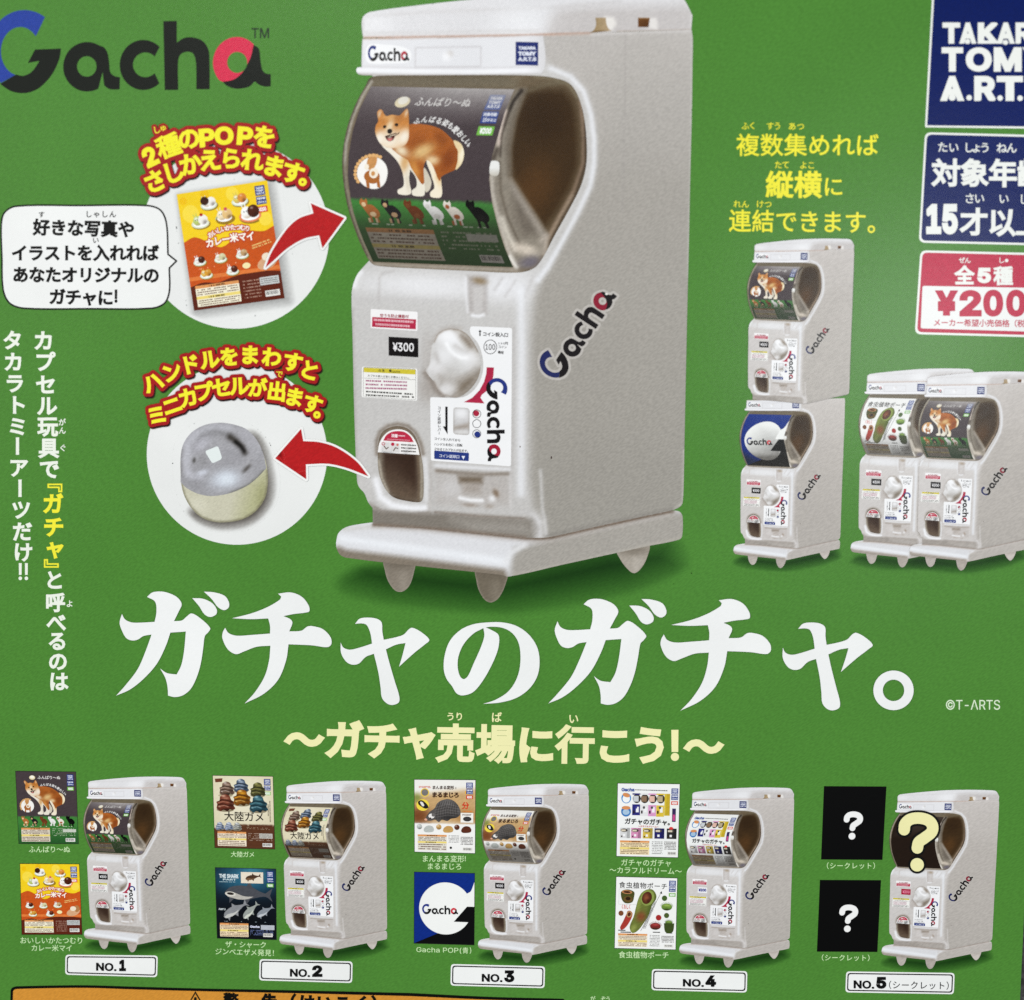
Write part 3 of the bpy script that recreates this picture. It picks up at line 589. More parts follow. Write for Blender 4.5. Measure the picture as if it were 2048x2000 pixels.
def art_logo():
    A = {'background': fill(RECT, '0a2a80', 0)}
    A['big_letter'] = fill(poly('S', '0,120 38,103 60,90 66,82 88,56 100,56 100,120'), '050506', 1)+fill(ell(52, 60, 44, 44, n=70), 'f2f3f0', 2)+Pg('88,34c 94,30 98,20 100,14c 100,56c 80,56c', 'f2f3f0', 3)+fill(poly('S', '66,82 88,56 100.5,56 100.5,82.5'), '050506', 4)
    A['lettering'] = logo_items(lambda V: np.stack([13+(V[:, 0]+75)/1738*60, 53+(V[:, 1]-62)/510*17.5], 1), 6, '1b2f85', '111111', 'd02a3c')
    return A
def mini_machine(x, y, w, h, c):
    return Q(x, y, x+w, y+h, c, 3)+Q(x+w*.68, y, x+w, y+h, tuple(np.clip(hexc(c)*.8, 0, 1)), 4)+fill(ell(x+w*.4, y+h*.24, w*.36, h*.17), '4a4440', 5)+Q(x+w*.12, y+h*.16, x+w*.56, y+h*.34, 'd8cdb8', 6)+Q(x+w*.3, y+h*.6, x+w*.52, y+h*.82, 'f4f4f4', 6)+Q(x+w*.1, y+h*.76, x+w*.24, y+h*.9, '3a2c22', 6)
def art_colour():
    A = {'background': fill(RECT, 'f1f2f0', 0)}
    m = []
    for i, (x, c) in enumerate(((24, '2a2a78'), (37, 'e4e4e4'), (50, 'dc9cc8'), (63, 'ddc040'))):
        m += Q(x, 34+i*.4, x+12.6, 52+i*.6, c, 3)+fill(ell(x+7, 24.5, 6.4, 7.4), '3c3630', 4)+Q(x+1.5, 20, x+10, 29.5, ('c8ccd0', '8a7058', 'e0b8a8', 'b8a888')[i], 5)+Q(x+6, 38, x+10.5, 47, 'f2f2f2', 5)+fill(ell(x+6, 39, 2, 2.2), '505050' if i else '3a3a90', 6)+Q(x+1.4, 44, x+4, 49, '2a2220', 6)+Q(x, 15.8, x+12.6, 18, c, 6)
    m += Q(76, 16, 85, 52, 'd6bc38', 3)+Pg('78,52c 85,50c 85,16c 80,16c', 'c4a82c', 4)
    A['machine_pictures'] = fill(ell(14, 24, 8, 8.6), '4a8cc8', 2)+fill(ell(14, 25, 6, 6.4), 'f2f4f4', 3)+fill(ell(14, 19, 6, 3.4, .3), 'd8905a', 4)+fill(ell(14, 46, 8, 8.6), '3a78b8', 2)+fill(ell(14, 47, 5.6, 4.6), 'a8c4dc', 3)+fill(ell(14, 40, 7, 3), 'd8905a', 4)+m
    for x, c in ((5, 'd8d8d8'), (23, 'd890b8'), (42, 'd8bc50'), (61, '26266a'), (81, '2c2c2c')): A['machine_pictures'] += mini_machine(x, 73, 16, 17, c)
    A['lettering'] = word('S', 'Gacha', (6, 7, 27, 13), '2a4a98', .04, 3)+micro('S', [(28, 9), (84, 10), (84, 12), (28, 11)], 1, '2a2a2a', 3, .9, .7, 3)+line('S', 'ガチャのガチャ。', 17, 62, 87, 63, 10.2, '101010', .035, 4)+line('S', '〜カラフルドリーム〜', 36, 70, 66, 70.5, 3.4, 'c83c2c', .03, 4)+Q(89, 40, 95, 62, '3a2a58', 2)+Q(90, 50, 94, 60, 'c84a8a', 3)+fill(ell(88, 72.5, 3.4, 2.2), 'd83c3c', 7)
    A['small_print'] = small_print('f3dfb6', seed=21, y0=94)+micro('S', [(57, 94), (75, 94), (75, 116), (57, 116)], 8, '6a6a68', 2, .8, .4, 5)+micro('S', [(77, 94), (97, 94), (97, 108), (77, 108)], 6, '55504c', 3, .9, .5, 5)+barcode(83, 111, 14)
    A['corner_marks'] = corner_marks(x=87, y=7, c3='d8452a')
    return A
def trap(x, y, s, c, rim):
    o = []
    for i in range(13): a = math.pi*(1+i/12.); o += stroke([(x+6.4*s*math.cos(a), y+3*s*math.sin(a)), (x+10*s*math.cos(a), y+6.4*s*math.sin(a))], .55*s, c, 3)
    return o+paint(ell(x, y+1.6*s, 8.4*s, 5.6*s), c, [('blob', rim, x, y-1*s, 6*s, 1.8*s, 0, .8), ('blob', '1e2410', x, y+6*s, 8*s, 2*s, 0, .7)], 4, .7)
def art_plants():
    A = {'background': fill(RECT, 'f3f3f1', 0)}
    b = smooth(*raw('S', '37,36 42,26 51,20 60,20 66,28 66,36 60,46 55,62 46,78 37,90 29,94 25,90 24,82 30,66 33,52'), n=5)
    A['plant_pictures'] = paint(b, '6a7434', [('blob', '4a5a24', 58, 50, 5, 26, 20, .7), ('blob', '8a9a48', 38, 44, 4, 18, 10, .7), ('blob', '8c3a2a', 42, 66, 8, 9, 20, .7), ('blob', 'a0a858', 30, 86, 4, 7, 30, .7)], 3, .9)
    A['plant_pictures'] += paint(ell(52, 34, 11, 13.5, .3), '8a9a4c', [], 4, 1)+paint(ell(51, 34, 8, 10.6, .3), '4c2416', [('blob', '9a5a38', 50, 34, 5, 7, 0, .8), ('blob', '3a1a10', 53, 39, 3, 3, 0, .7)], 5, .8)
    A['plant_pictures'] += Pg('8,26 12,22 22,21 30,25 30,32 27,42 16,44 10,38', '4c4c22', 3)+fill(ell(18, 25, 8.6, 3, .05), 'c08458', 4)+fill(ell(18, 25, 6, 1.8, .05), '3a2014', 5)+fill(ell(20, 37, 7.4, 5), '6a5028', 4)+fill(ell(20, 36, 4, 3), '2c1c10', 5)
    A['plant_pictures'] += Pg('18,62 20,57 25,57 28,62 24,74 16,86 10,89 8,85 13,74', 'a83a30', 3)+fill(ell(22.5, 62.5, 4.4, 5.4, .3), 'b89060', 4)+fill(ell(22.5, 62.5, 2.6, 3.6, .3), '5a2a1c', 5)+fill(ell(9, 61, 4.2, 4.4), '7a4a2c', 3)
    A['plant_pictures'] += trap(84, 47, 1.05, '6a8c3a', 'a8c060')+fill(ell(80, 34, 4.4, 4.6), '44602a', 3)+trap(66, 80, 1.05, '7a2a28', 'c04a48')+fill(ell(71, 67, 4.6, 4.8), 'a82c2c', 3)+trap(88, 74, .7, '5a7c34', '98b058')+Pg('80,76c 97,76c 95,90 88,93 82,90', '3c4c20', 5)+fill(ell(84, 63, 4.2, 4.4), '4a5a2a', 3)
    A['lettering'] = line('S', '食虫植物ポーチ', 10, 13, 79, 14, 11, '2c2a28', .008, 4)+stroke([(42, 90), (74, 25)], .5, '2a2a2a', 3)+Pg('75,22c 76,27c 72,25.5c', '2a2a2a', 3)+micro('S', [(62, 42), (68, 38), (50, 86), (44, 86)], 22, '4a4a48', 2, .8, .6, 4)+word('S', 'くわしく', (10, 46, 24, 54), 'd8452a', .02, 4, latin=False)+Q(5, 89, 17, 90.5, '202020', 3)+Q(9, 92, 26, 93.6, '202020', 3)+Q(62, 91, 74, 92.4, '202020', 3)+Q(84, 92, 94, 93.2, '202020', 3)
    fr = np.array([(5, 20), (34, 19), (34, 46), (5, 46)], float)
    A['lettering'] += stroke(fr[[1, 0, 3, 2]], .3, 'a8a8a4', 2)
    A['small_print'] = small_print('f3e6cc', seed=24, y0=95)+micro('S', [(57, 96), (74, 96), (74, 116), (57, 116)], 8, '6a6a68', 2, .8, .4, 5)+micro('S', [(76, 97), (97, 97), (97, 109), (76, 109)], 5, '55504c', 3, .9, .5, 5)+barcode(81, 112, 15, 5)
    A['corner_marks'] = corner_marks(x=87, c3='74b84a')
    return A
QP = raw('S', '6,36 8,22 18,11 36,8 54,14 62,27 60,42 46,56 35,66 32,80')
def qmark(bb, wd, col, L=3, k='S'):
    """rounded question mark in the ink box bb"""
    pts = smooth(QP[0], QP[1], 6, closed=False); x0, y0, x1, y1 = bb
    m = lambda V: X(k, np.stack([x0+wd/2+(V[:, 0]-6)/56*(x1-x0-wd), y0+wd/2+(V[:, 1]-8)/72*((y1-y0)*.70-wd)], 1))
    s = CR[k][2]; o = stroke(m(pts), wd*s, col, L); c = X(k, [((x0+x1)/2-.03*(x1-x0), y1-wd*.58)])[0]
    return o+fill(ell(c[0], c[1], wd*.58*s, n=30), col, L)
def art_secret():
    return {'background': fill(RECT, '010101', 0), 'question_mark': qmark((34, 41, 65, 87), 9.5, 'f4f4f2', 3)}
def art_black():
    return {'background': fill(RECT, '20140c', 0)}
ARTS = dict(dog=art_dog(), snail=art_snail(), turtle=art_turtle(), shark=art_shark(), armadillo=art_armadillo(), logo=art_logo(), colour=art_colour(), plants=art_plants(), secret=art_secret(), black=art_black())
def quadmap(k, q):
    """bilinear in the sheet's plane: card u,v -> photograph pixels"""
    q = X(k, q)
    def f(V):
        u = V[:, 0:1]/100; v = V[:, 1:2]/120
        return (q[0]*(1-u)+q[1]*u)*(1-v)+(q[3]*(1-u)+q[2]*u)*v
    return f
def card_picture(art, k, q, label, L=2, border='2c2c2a', shadow=None):
    c = empty('card_picture', poster, label)
    q = np.array(q, float); ctr = q.mean(0); d = q-ctr; s = CR[k][2]
    big = ctr+d*(1+1.1/s/np.abs(d).mean(0).max())
    if border: obj('border_line', c, fill(X(k, big), border, L))
    f = quadmap(k, q)
    for nm, it in ARTS[art].items(): obj(nm, c, warp(it, f, L+1))
    return c
# ---------------------------------------------------------------- the capsule machine picture (drawn once at the size of the big one)
ORG = P(X('2', [(290, 430)]))[0]
def side(pts, soft, s, c): return ('poly', c, pts, soft, s)
def build_machine():
    M = {}
    # feet and printed ground shadow
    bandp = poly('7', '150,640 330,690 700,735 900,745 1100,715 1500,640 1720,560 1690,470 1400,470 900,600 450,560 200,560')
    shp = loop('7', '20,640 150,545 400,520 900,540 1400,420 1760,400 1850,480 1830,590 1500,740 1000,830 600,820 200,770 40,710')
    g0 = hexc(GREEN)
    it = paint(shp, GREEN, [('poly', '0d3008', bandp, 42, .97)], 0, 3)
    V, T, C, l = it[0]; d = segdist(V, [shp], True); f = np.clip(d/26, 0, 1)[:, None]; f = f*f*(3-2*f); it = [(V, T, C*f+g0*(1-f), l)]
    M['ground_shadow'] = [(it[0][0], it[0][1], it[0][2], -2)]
    feet = []
    for s, c in (('313,530 460,545 457,600 435,662 402,690 368,686 335,645 318,595', 0), ('760,575 912,590 906,650 872,720 835,743 803,730 775,685 763,640', 1), ('1448,490 1603,460 1592,530 1558,585 1527,600 1492,572 1462,530', 2)):
        q = loop('7', s); lo, hi = q.min(0), q.max(0); m = (lo+hi)/2
        feet.append(paint(q, ('857c70', '706759', 'a8a095')[c], [('blob', ('9d9488', '8a8173', 'bbb4aa')[c], m[0]+8, m[1]+14, 12, 26, 0, .55), ('line', 'a79d90', q, 2, .5), ('blob', '655c50', m[0], lo[1]+12, 34, 12, 0, .55)], 1, 3))
    M['foot'] = feet
    # base plate
    bp = loop('7', '80,440 92,402 130,375 200,360 262,352c 900,340c 1450,330 1722,294c 1752,300 1767,322 1766,415 1752,436 1590,470 1200,555 920,617 880,608 500,568 130,525 98,510 80,475')
    M['base_plate'] = paint(bp, 'dcdcdf', [
        ('poly', 'a39e96', poly('7', '925,640 930,540 950,480 1100,440 1800,290 1800,480'), 9, .95),
        ('poly', '7f7466', poly('7', '60,480 92,470 130,486 500,532 900,582 925,640 500,660 60,600'), 6, .95),
        ('line', 'eceef2', poly('7', '105,430 300,460 600,500 905,545'), 9, .9), ('line', 'e6e6e8', poly('7', '905,545 935,500 1000,460'), 6, .8),
        ('line', 'c9c6c0', poly('7', '120,385 300,372'), 5, .5), ('line', 'b9b3a8', poly('7', '950,610 1300,535 1760,430'), 4, .5),
        ('line', '5c4a3a', poly('7', '262,364 500,378 850,414 1000,430 1070,432 1130,427 1300,388 1420,362 1600,322 1720,298'), 3.4, .95), ('line', 'a59a90', poly('7', '262,372 500,388 850,424 1060,444 1130,438 1420,374 1720,310'), 6, .35), ('noise', 0, .008)], 2, 3)
    # cabinet
    cab = loop('2', '322,236c 1100,214c 1440,206c @3 545,203c 1176,182c 1184,240 1182,400 1178,700 1168,1100 1160,1500 1150,1904 @7 1776,0 1774,120 1768,255 1755,276 1724,292c 1600,318 1420,356 1130,422 1070,428 1000,426 850,410 520,378 258,361c 256,282c 235,255 216,210 190,180 @6 282,1600 268,1300 256,900 248,500 240,200 250,120 280,40 310,0 @2 400,1560c 400,480c 318,412c 318,300', 4)
    sd = poly('2', '1446,150 1446,330 1500,430 1640,500 1740,800 1740,1050 1640,1290 1530,1480 1470,1650 @6 1690,60 1640,220 1615,500 1612,1600 1640,1800 @7 1080,310 1098,345 1105,470 1900,300 1900,-200 @3 1300,1000 1300,100')
    dome_r = poly('2', '1400,455 1500,462 1600,500 1650,560 1700,700 1722,850 1722,1000 1700,1130 1625,1290 1520,1480 1440,1610 1380,1665')
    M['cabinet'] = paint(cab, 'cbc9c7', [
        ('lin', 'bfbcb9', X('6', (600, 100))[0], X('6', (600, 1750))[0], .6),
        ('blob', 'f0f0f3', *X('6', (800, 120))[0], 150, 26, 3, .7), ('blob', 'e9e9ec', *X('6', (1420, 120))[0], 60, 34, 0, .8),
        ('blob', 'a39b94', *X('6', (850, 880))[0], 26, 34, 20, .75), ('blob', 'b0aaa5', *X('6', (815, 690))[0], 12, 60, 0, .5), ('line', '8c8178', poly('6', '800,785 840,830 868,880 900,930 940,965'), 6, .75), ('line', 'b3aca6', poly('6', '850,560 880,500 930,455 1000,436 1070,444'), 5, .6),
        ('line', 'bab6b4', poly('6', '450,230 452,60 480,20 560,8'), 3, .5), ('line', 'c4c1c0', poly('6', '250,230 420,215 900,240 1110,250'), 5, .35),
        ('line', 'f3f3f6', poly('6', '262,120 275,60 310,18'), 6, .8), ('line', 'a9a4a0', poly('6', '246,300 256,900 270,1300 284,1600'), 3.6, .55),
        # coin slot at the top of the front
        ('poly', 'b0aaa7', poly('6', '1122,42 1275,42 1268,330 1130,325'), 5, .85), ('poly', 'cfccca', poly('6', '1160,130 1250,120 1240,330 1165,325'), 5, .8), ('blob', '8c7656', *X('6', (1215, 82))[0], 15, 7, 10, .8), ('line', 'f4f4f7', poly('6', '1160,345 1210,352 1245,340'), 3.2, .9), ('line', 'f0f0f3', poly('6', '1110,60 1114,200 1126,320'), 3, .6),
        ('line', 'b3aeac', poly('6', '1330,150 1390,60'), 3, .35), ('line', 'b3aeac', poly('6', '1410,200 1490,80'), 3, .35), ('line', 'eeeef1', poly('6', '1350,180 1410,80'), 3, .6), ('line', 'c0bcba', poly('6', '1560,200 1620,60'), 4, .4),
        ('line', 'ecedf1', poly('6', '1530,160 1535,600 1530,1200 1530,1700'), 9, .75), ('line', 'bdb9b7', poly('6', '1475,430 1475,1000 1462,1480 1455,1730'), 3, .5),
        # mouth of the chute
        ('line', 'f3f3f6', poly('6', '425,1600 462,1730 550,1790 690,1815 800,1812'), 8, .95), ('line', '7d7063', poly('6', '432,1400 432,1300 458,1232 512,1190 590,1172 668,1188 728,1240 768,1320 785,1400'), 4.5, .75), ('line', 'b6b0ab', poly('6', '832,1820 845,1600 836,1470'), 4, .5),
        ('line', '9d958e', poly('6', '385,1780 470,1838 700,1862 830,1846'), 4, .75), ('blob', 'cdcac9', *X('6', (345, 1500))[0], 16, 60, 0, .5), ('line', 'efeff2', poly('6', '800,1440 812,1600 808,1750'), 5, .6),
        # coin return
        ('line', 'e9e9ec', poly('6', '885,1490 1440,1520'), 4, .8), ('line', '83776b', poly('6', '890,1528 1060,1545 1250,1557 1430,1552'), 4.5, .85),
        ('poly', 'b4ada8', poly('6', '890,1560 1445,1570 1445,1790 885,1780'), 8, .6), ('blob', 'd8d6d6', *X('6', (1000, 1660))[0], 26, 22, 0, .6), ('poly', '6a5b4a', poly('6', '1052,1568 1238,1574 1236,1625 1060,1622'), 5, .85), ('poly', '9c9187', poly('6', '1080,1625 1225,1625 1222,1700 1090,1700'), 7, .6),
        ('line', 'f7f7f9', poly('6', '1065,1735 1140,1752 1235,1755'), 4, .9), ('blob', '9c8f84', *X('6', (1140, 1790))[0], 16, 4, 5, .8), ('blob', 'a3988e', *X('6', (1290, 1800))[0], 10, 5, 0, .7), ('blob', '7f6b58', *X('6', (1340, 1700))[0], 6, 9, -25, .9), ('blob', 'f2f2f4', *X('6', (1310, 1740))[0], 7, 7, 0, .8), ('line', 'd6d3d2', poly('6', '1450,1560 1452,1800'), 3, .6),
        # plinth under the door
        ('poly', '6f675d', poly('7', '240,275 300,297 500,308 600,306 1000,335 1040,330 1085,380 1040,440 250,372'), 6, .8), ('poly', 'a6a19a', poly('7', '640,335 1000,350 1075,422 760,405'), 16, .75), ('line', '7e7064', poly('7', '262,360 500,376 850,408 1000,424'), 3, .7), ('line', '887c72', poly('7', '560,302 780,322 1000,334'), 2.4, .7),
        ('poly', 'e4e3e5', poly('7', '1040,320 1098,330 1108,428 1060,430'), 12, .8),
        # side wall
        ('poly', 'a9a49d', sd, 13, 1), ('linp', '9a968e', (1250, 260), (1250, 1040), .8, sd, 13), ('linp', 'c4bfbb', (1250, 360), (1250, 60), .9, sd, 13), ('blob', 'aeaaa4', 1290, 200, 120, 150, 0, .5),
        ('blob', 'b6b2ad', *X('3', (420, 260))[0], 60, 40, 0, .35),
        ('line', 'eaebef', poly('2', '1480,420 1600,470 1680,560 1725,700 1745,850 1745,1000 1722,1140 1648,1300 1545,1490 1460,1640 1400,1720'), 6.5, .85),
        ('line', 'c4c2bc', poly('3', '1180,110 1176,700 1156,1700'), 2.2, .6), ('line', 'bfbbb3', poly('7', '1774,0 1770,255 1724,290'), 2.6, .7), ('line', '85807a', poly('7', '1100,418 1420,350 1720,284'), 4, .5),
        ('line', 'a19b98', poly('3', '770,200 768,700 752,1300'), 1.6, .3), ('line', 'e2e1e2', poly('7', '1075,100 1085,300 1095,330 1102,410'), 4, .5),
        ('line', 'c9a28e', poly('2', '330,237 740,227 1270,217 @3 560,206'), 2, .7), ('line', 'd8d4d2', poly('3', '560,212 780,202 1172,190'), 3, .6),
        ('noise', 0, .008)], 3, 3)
    # header strip and lip
    hd = loop('2', '324,238c 1100,222c 1430,212c 1446,330 1440,420 1420,452c 1000,461 350,462 300,456 285,436 290,416 316,412c 318,320')
    M['header_panel'] = paint(hd, 'e5e5e8', [('line', 'f6f6f9', poly('2', '295,428 600,434 1000,438 1400,432'), 5, .9), ('line', 'a9a09a', poly('2', '290,458 600,464 1000,466 1420,458'), 3, .7), ('line', 'cfccce', poly('2', '320,408 600,416 1000,418 1400,408'), 2.2, .5), ('lin', 'd3d1d2', X('2', (1320, 300))[0], X('2', (1460, 300))[0], .8), ('line', 'cdcacc', poly('2', '648,292 1050,286 1050,408 646,412 648,292'), 1.6, .8), ('blob', 'cbc5c0', *X('2', (858, 330))[0], 7, 7, 0, .7), ('blob', 'f8f8fa', *X('2', (838, 348))[0], 9, 9, 0, .8), ('line', 'b9a093', poly('2', '326,240 1100,224 1430,214'), 1.5, .8), ('line', 'bfbcbd', poly('2', '320,240 318,330 316,410'), 2, .6)], 6, 2.5)
    # lid
    ld = loop('2', '326,233c 320,190 318,130 332,95 375,72 680,30 1000,-4 1300,-30 1700,-44 2150,-40 2262,-28 2300,0 @3 1182,95c 1175,182c 780,194 545,203c @2 1270,216 740,226c')
    M['lid'] = paint(ld, 'e0dfe1', [('poly', 'c5c0be', poly('2', '1430,240 1450,120 1520,60 1700,40 2500,30 2500,300 1430,300'), 14, .9), ('line', 'cbc7c6', poly('2', '340,100 700,75 1100,60 1500,45 1900,10'), 4, .3), ('blob', 'eeeef0', *X('2', (1300, 140))[0], 60, 34, -10, .8), ('blob', 'f1f1f3', *X('2', (420, 150))[0], 40, 22, 0, .5), ('line', 'b98f78', poly('2', '330,230 740,225 1270,216 @3 545,203'), 2.2, .75), ('line', 'bdb9b8', poly('2', '322,120 322,230'), 3, .5), ('line', 'd8d5d4', poly('2', '340,205 900,196 1400,188'), 4, .6),
        ('poly', 'ede9e4', poly('3', '640,100 700,105 716,150 690,186 640,180'), 4, .9), ('poly', 'e9e5e1', poly('3', '915,110 960,110 972,150 965,182 915,175'), 3, .9), ('line', 'dcdad9', poly('3', '1130,-10 1176,80 1176,180'), 3, .6), ('line', 'ab9a8c', poly('3', '720,192 1172,184'), 1.6, .5), ('noise', 0, .01)], 6, 2.5)
    n1 = paint(loop('3', '586,108c 650,108c 655,150 672,182 690,188c 545,203c 575,185 590,150'), 'a08a66', [('lin', 'b9a284', X('3', (590, 120))[0], X('3', (660, 120))[0], .7), ('blob', '6e5434', *X('3', (600, 195))[0], 16, 3, -5, .7)], 7, 2)
    n2 = paint(poly('3', '848,108 920,108 912,166 848,166'), '6b431f', [('blob', '4d2c12', *X('3', (890, 150))[0], 10, 8, 0, .6), ('line', 'b79b74', poly('3', '848,108 920,108'), 2, .7)], 7, 2)
    M['lid_slot'] = [n1, n2]
    # window
    dm = loop('2', '372,476 340,530 285,630 235,760 207,890 198,1000 206,1120 232,1270 280,1420 335,1550 380,1618 430,1634 700,1650 1000,1664 1270,1674 1370,1650 1425,1590 1500,1450 1600,1270 1668,1130 1698,1000 1698,850 1680,700 1640,575 1590,510 1500,478 1380,464 1000,460 700,462 450,464', 4)
    M['window_dome'] = paint(dm, '6a5c48', [
        ('line', '5a5040', poly('2', '380,500 700,490 1200,490'), 14, .6), ('poly', '86806f', poly('2', '400,480 1300,470 1260,540 380,530'), 6, .35),
        ('poly', '3a2814', poly('2', '1330,560 1460,545 1560,548 1610,600 1640,700 1655,860 1655,1010 1610,1150 1530,1290 1440,1420 1330,1240 1240,1090 1220,950 1250,720'), 12, .97), ('blob', '5c3c1c', *X('2', (1380, 1150))[0], 40, 60, 20, .6), ('blob', '2c1c0c', *X('2', (1440, 720))[0], 50, 50, 0, .6),
        ('line', '8a7462', poly('2', '1662,620 1682,850 1676,1010 1620,1170 1530,1330 1450,1480'), 4, .75), ('line', '3a2c20', poly('2', '1692,760 1694,1000 1640,1180 1560,1320 1460,1510'), 3, .7), ('line', 'a3907c', poly('2', '1610,1200 1520,1360 1450,1490 1440,1560'), 4, .6), ('line', '7f7660', poly('2', '1380,470 1500,486 1590,520 1640,600'), 3, .6), ('line', '6f6652', poly('2', '1330,560 1450,520 1560,500'), 5, .5),
        # clear plastic cheek
        ('poly', '8c8478', poly('2', '1262,548 1325,545 1265,720 1228,900 1226,1080 1340,1260 1462,1450 1440,1560 1370,1640 1290,1655 1225,1600 1160,1380 1108,1200 1100,1000 1140,800 1200,640'), 7, .95),
        ('poly', '6a6054', poly('2', '1300,560 1330,548 1262,720 1236,900 1240,1080 1215,1080 1195,900 1225,740'), 5, .7),
        ('poly', '6b6258', poly('2', '1245,1150 1300,1220 1400,1380 1390,1440 1310,1450 1260,1330'), 10, .85), ('poly', 'a39a90', poly('2', '1236,1095 1460,1440 1430,1470 1330,1320 1236,1160'), 6, .7),
        ('line', '211a16', poly('2', '1300,555 1250,620 1205,720 1190,770'), 4, .9), ('line', 'd8c8bc', poly('2', '1200,680 1170,790 1160,880'), 5, .9), ('line', '4a4038', poly('2', '1218,700 1178,830 1168,960'), 2.4, .8), ('line', '3a302a', poly('2', '1150,920 1120,985'), 5, .7),
        ('line', 'c9c2b8', poly('2', '1112,1000 1118,1180 1160,1360 1215,1530 1270,1640'), 5, .75), ('line', '5c5246', poly('2', '1165,1000 1172,1180 1215,1340 1290,1500'), 3, .6),
        ('line', 'e0d9cc', poly('2', '1180,1340 1215,1440 1262,1530'), 6, .7), ('blob', 'd6cabb', *X('2', (1320, 1530))[0], 30, 12, 15, .9), ('line', 'f2eee6', poly('2', '1225,1575 1265,1640'), 4, .8), ('blob', '6a6470', *X('2', (1352, 1610))[0], 22, 12, -10, .85), ('line', 'b7aca0', poly('2', '1420,1480 1450,1450 1440,1550'), 6, .7),
        ('line', 'b9b4a8', poly('2', '378,500 318,600 262,720 222,880 214,1000'), 3.6, .8), ('line', '8a8474', poly('2', '214,1000 224,1150 255,1300 310,1460 370,1590'), 4, .8), ('line', '3c352c', poly('2', '372,480 300,600 240,760 206,900 200,1020 212,1150 240,1290 290,1430 350,1570'), 1.6, .7),
        ('poly', 'aca398', poly('2', '376,1608 1250,1642 1300,1676 1000,1666 400,1634'), 5, .85), ('noise', 0, .02)], 8, 2.5)
    M['window_glint'] = paint(loop('2', '1112,992 1135,986 1160,996 1164,1030 1158,1070 1140,1082 1115,1076 1102,1060'), 'e9e9e6', [('lin', 'b7b0a2', X('2', (1130, 1030))[0], X('2', (1130, 1085))[0], .9)], 18, 2)
    # stickers and fittings
    M['word_mark_sticker'] = fill(loop('2', '345,300 370,272 480,275 560,285 612,310 622,345 610,380 480,390 372,390 345,370'), 'f4f4f5', 7)+logo_items(boxmap('2', 356, 278, 610, 375, 0.02), 8, '26357c', '1d1a1c', 'b02a3c')
    M['maker_badge'] = fill(poly('2', '1263,256 1402,259 1401,402 1263,399'), '1c2a6c', 7)+word('2', 'TAKARA', (1280, 284, 1388, 305), 'dfe3f0', .05, 8)+word('2', 'TOMY', (1278, 316, 1390, 342), 'dfe3f0', .06, 8)+word('2', 'A.R.T.S', (1278, 350, 1390, 375), 'dfe3f0', .05, 8)
    q = poly('6', '386,296 744,318 742,464 386,442')
    M['red_notice_sticker'] = fill(rrect(q, 3), 'f4f2f2', 5)+fill(poly('6', '398,357 732,376 730,451 396,432'), 'b52a48', 6)+line('6', '空うち防止機能付', 470, 345, 663, 354, 27, '9c2f3f', .03, 6)+micro('6', [(408, 366), (722, 384), (722, 408), (408, 390)], 1, 'e9b8c0', 7, .95, .7, 2)+micro('6', [(422, 400), (700, 417), (700, 440), (422, 423)], 1, 'e9b8c0', 7, .95, .7, 3)
    M['price_plate'] = fill(poly('6', '522,507 749,520 749,665 523,651'), '120e0f', 5)+word('6', '¥300', (553, 551, 715, 617), 'efedee', .02, 6, slope=.03)
    q = poly('6', '320,734 742,750 740,996 317,968'); qi = poly('6', '332,741 729,757 728,988 331,962')
    M['caution_sticker'] = fill(rrect(q, 4), 'f5f4f1', 5)+fill(rrect(poly('6', '330,738 731,754 730,990 329,964'), 4), '3a3832', 6)+fill(rrect(qi, 3.5), 'f3f2ee', 7)+fill(poly('6', '334,743 727,759 727,795 333,777'), 'd3c43c', 8)+line('6', '△注 意', 455, 763, 535, 767, 22, '2a2620', .03, 9)+word('6', 'Caution', (545, 764, 610, 782), '2a2620', .01, 9)+line('6', 'カプセル投入の前にお読みください。', 372, 803, 684, 822, 18, '2c2a28', .02, 8)+fill(poly('6', '334,821 727,834 727,836 334,823'), '55504a', 8)
    for j in range(3): M['caution_sticker'] += micro('6', [(345, 834+j*28), (672, 846+j*26), (672, 862+j*26), (345, 850+j*28)], 1, 'a8577e', 8, .95, .75, j)
    for j in range(2): M['caution_sticker'] += micro('6', [(345, 916+j*27), (716, 938+j*22), (716, 954+j*22), (345, 932+j*27)], 1, '3a3836', 8, .95, .75, j+5)
    st = loop('6', '1140,450c 1150,432 1170,428c 1440,440c 1460,446 1463,462c 1455,1478c 1450,1492 1436,1494c 862,1452c 846,1446 845,1430c 839,990c 842,972 858,968c 1040,976c 1110,960 1180,905 1228,820 1244,720 1228,620 1195,545 1150,492')
    lb = fill(st, 'f3f3f4', 5)
    lb += fill(poly('6', '1270,740 1325,742 1321,800 1310,860 1270,920 1232,950 1222,972 1252,1016 1095,1006 1160,972 1215,915 1250,850 1266,790'), 'b02746', 6)
    def vlogo(V): t = (V[:, 0]+75)/1738; h = (V[:, 1]-62)/510; return X('6', np.stack([1428-h*163-t*14*0, 822+t*634+0*h], 1))
    lb += logo_items(vlogo, 7, '25357f', '151214', 'a51e38')
    lb += fill(poly('6', '1218,455 1232,470 1223,470 1223,502 1214,502 1214,470 1206,470'), '181416', 6)+line('6', 'コイン投入口', 1255, 487, 1418, 494, 34, '1c181a', .03, 6)
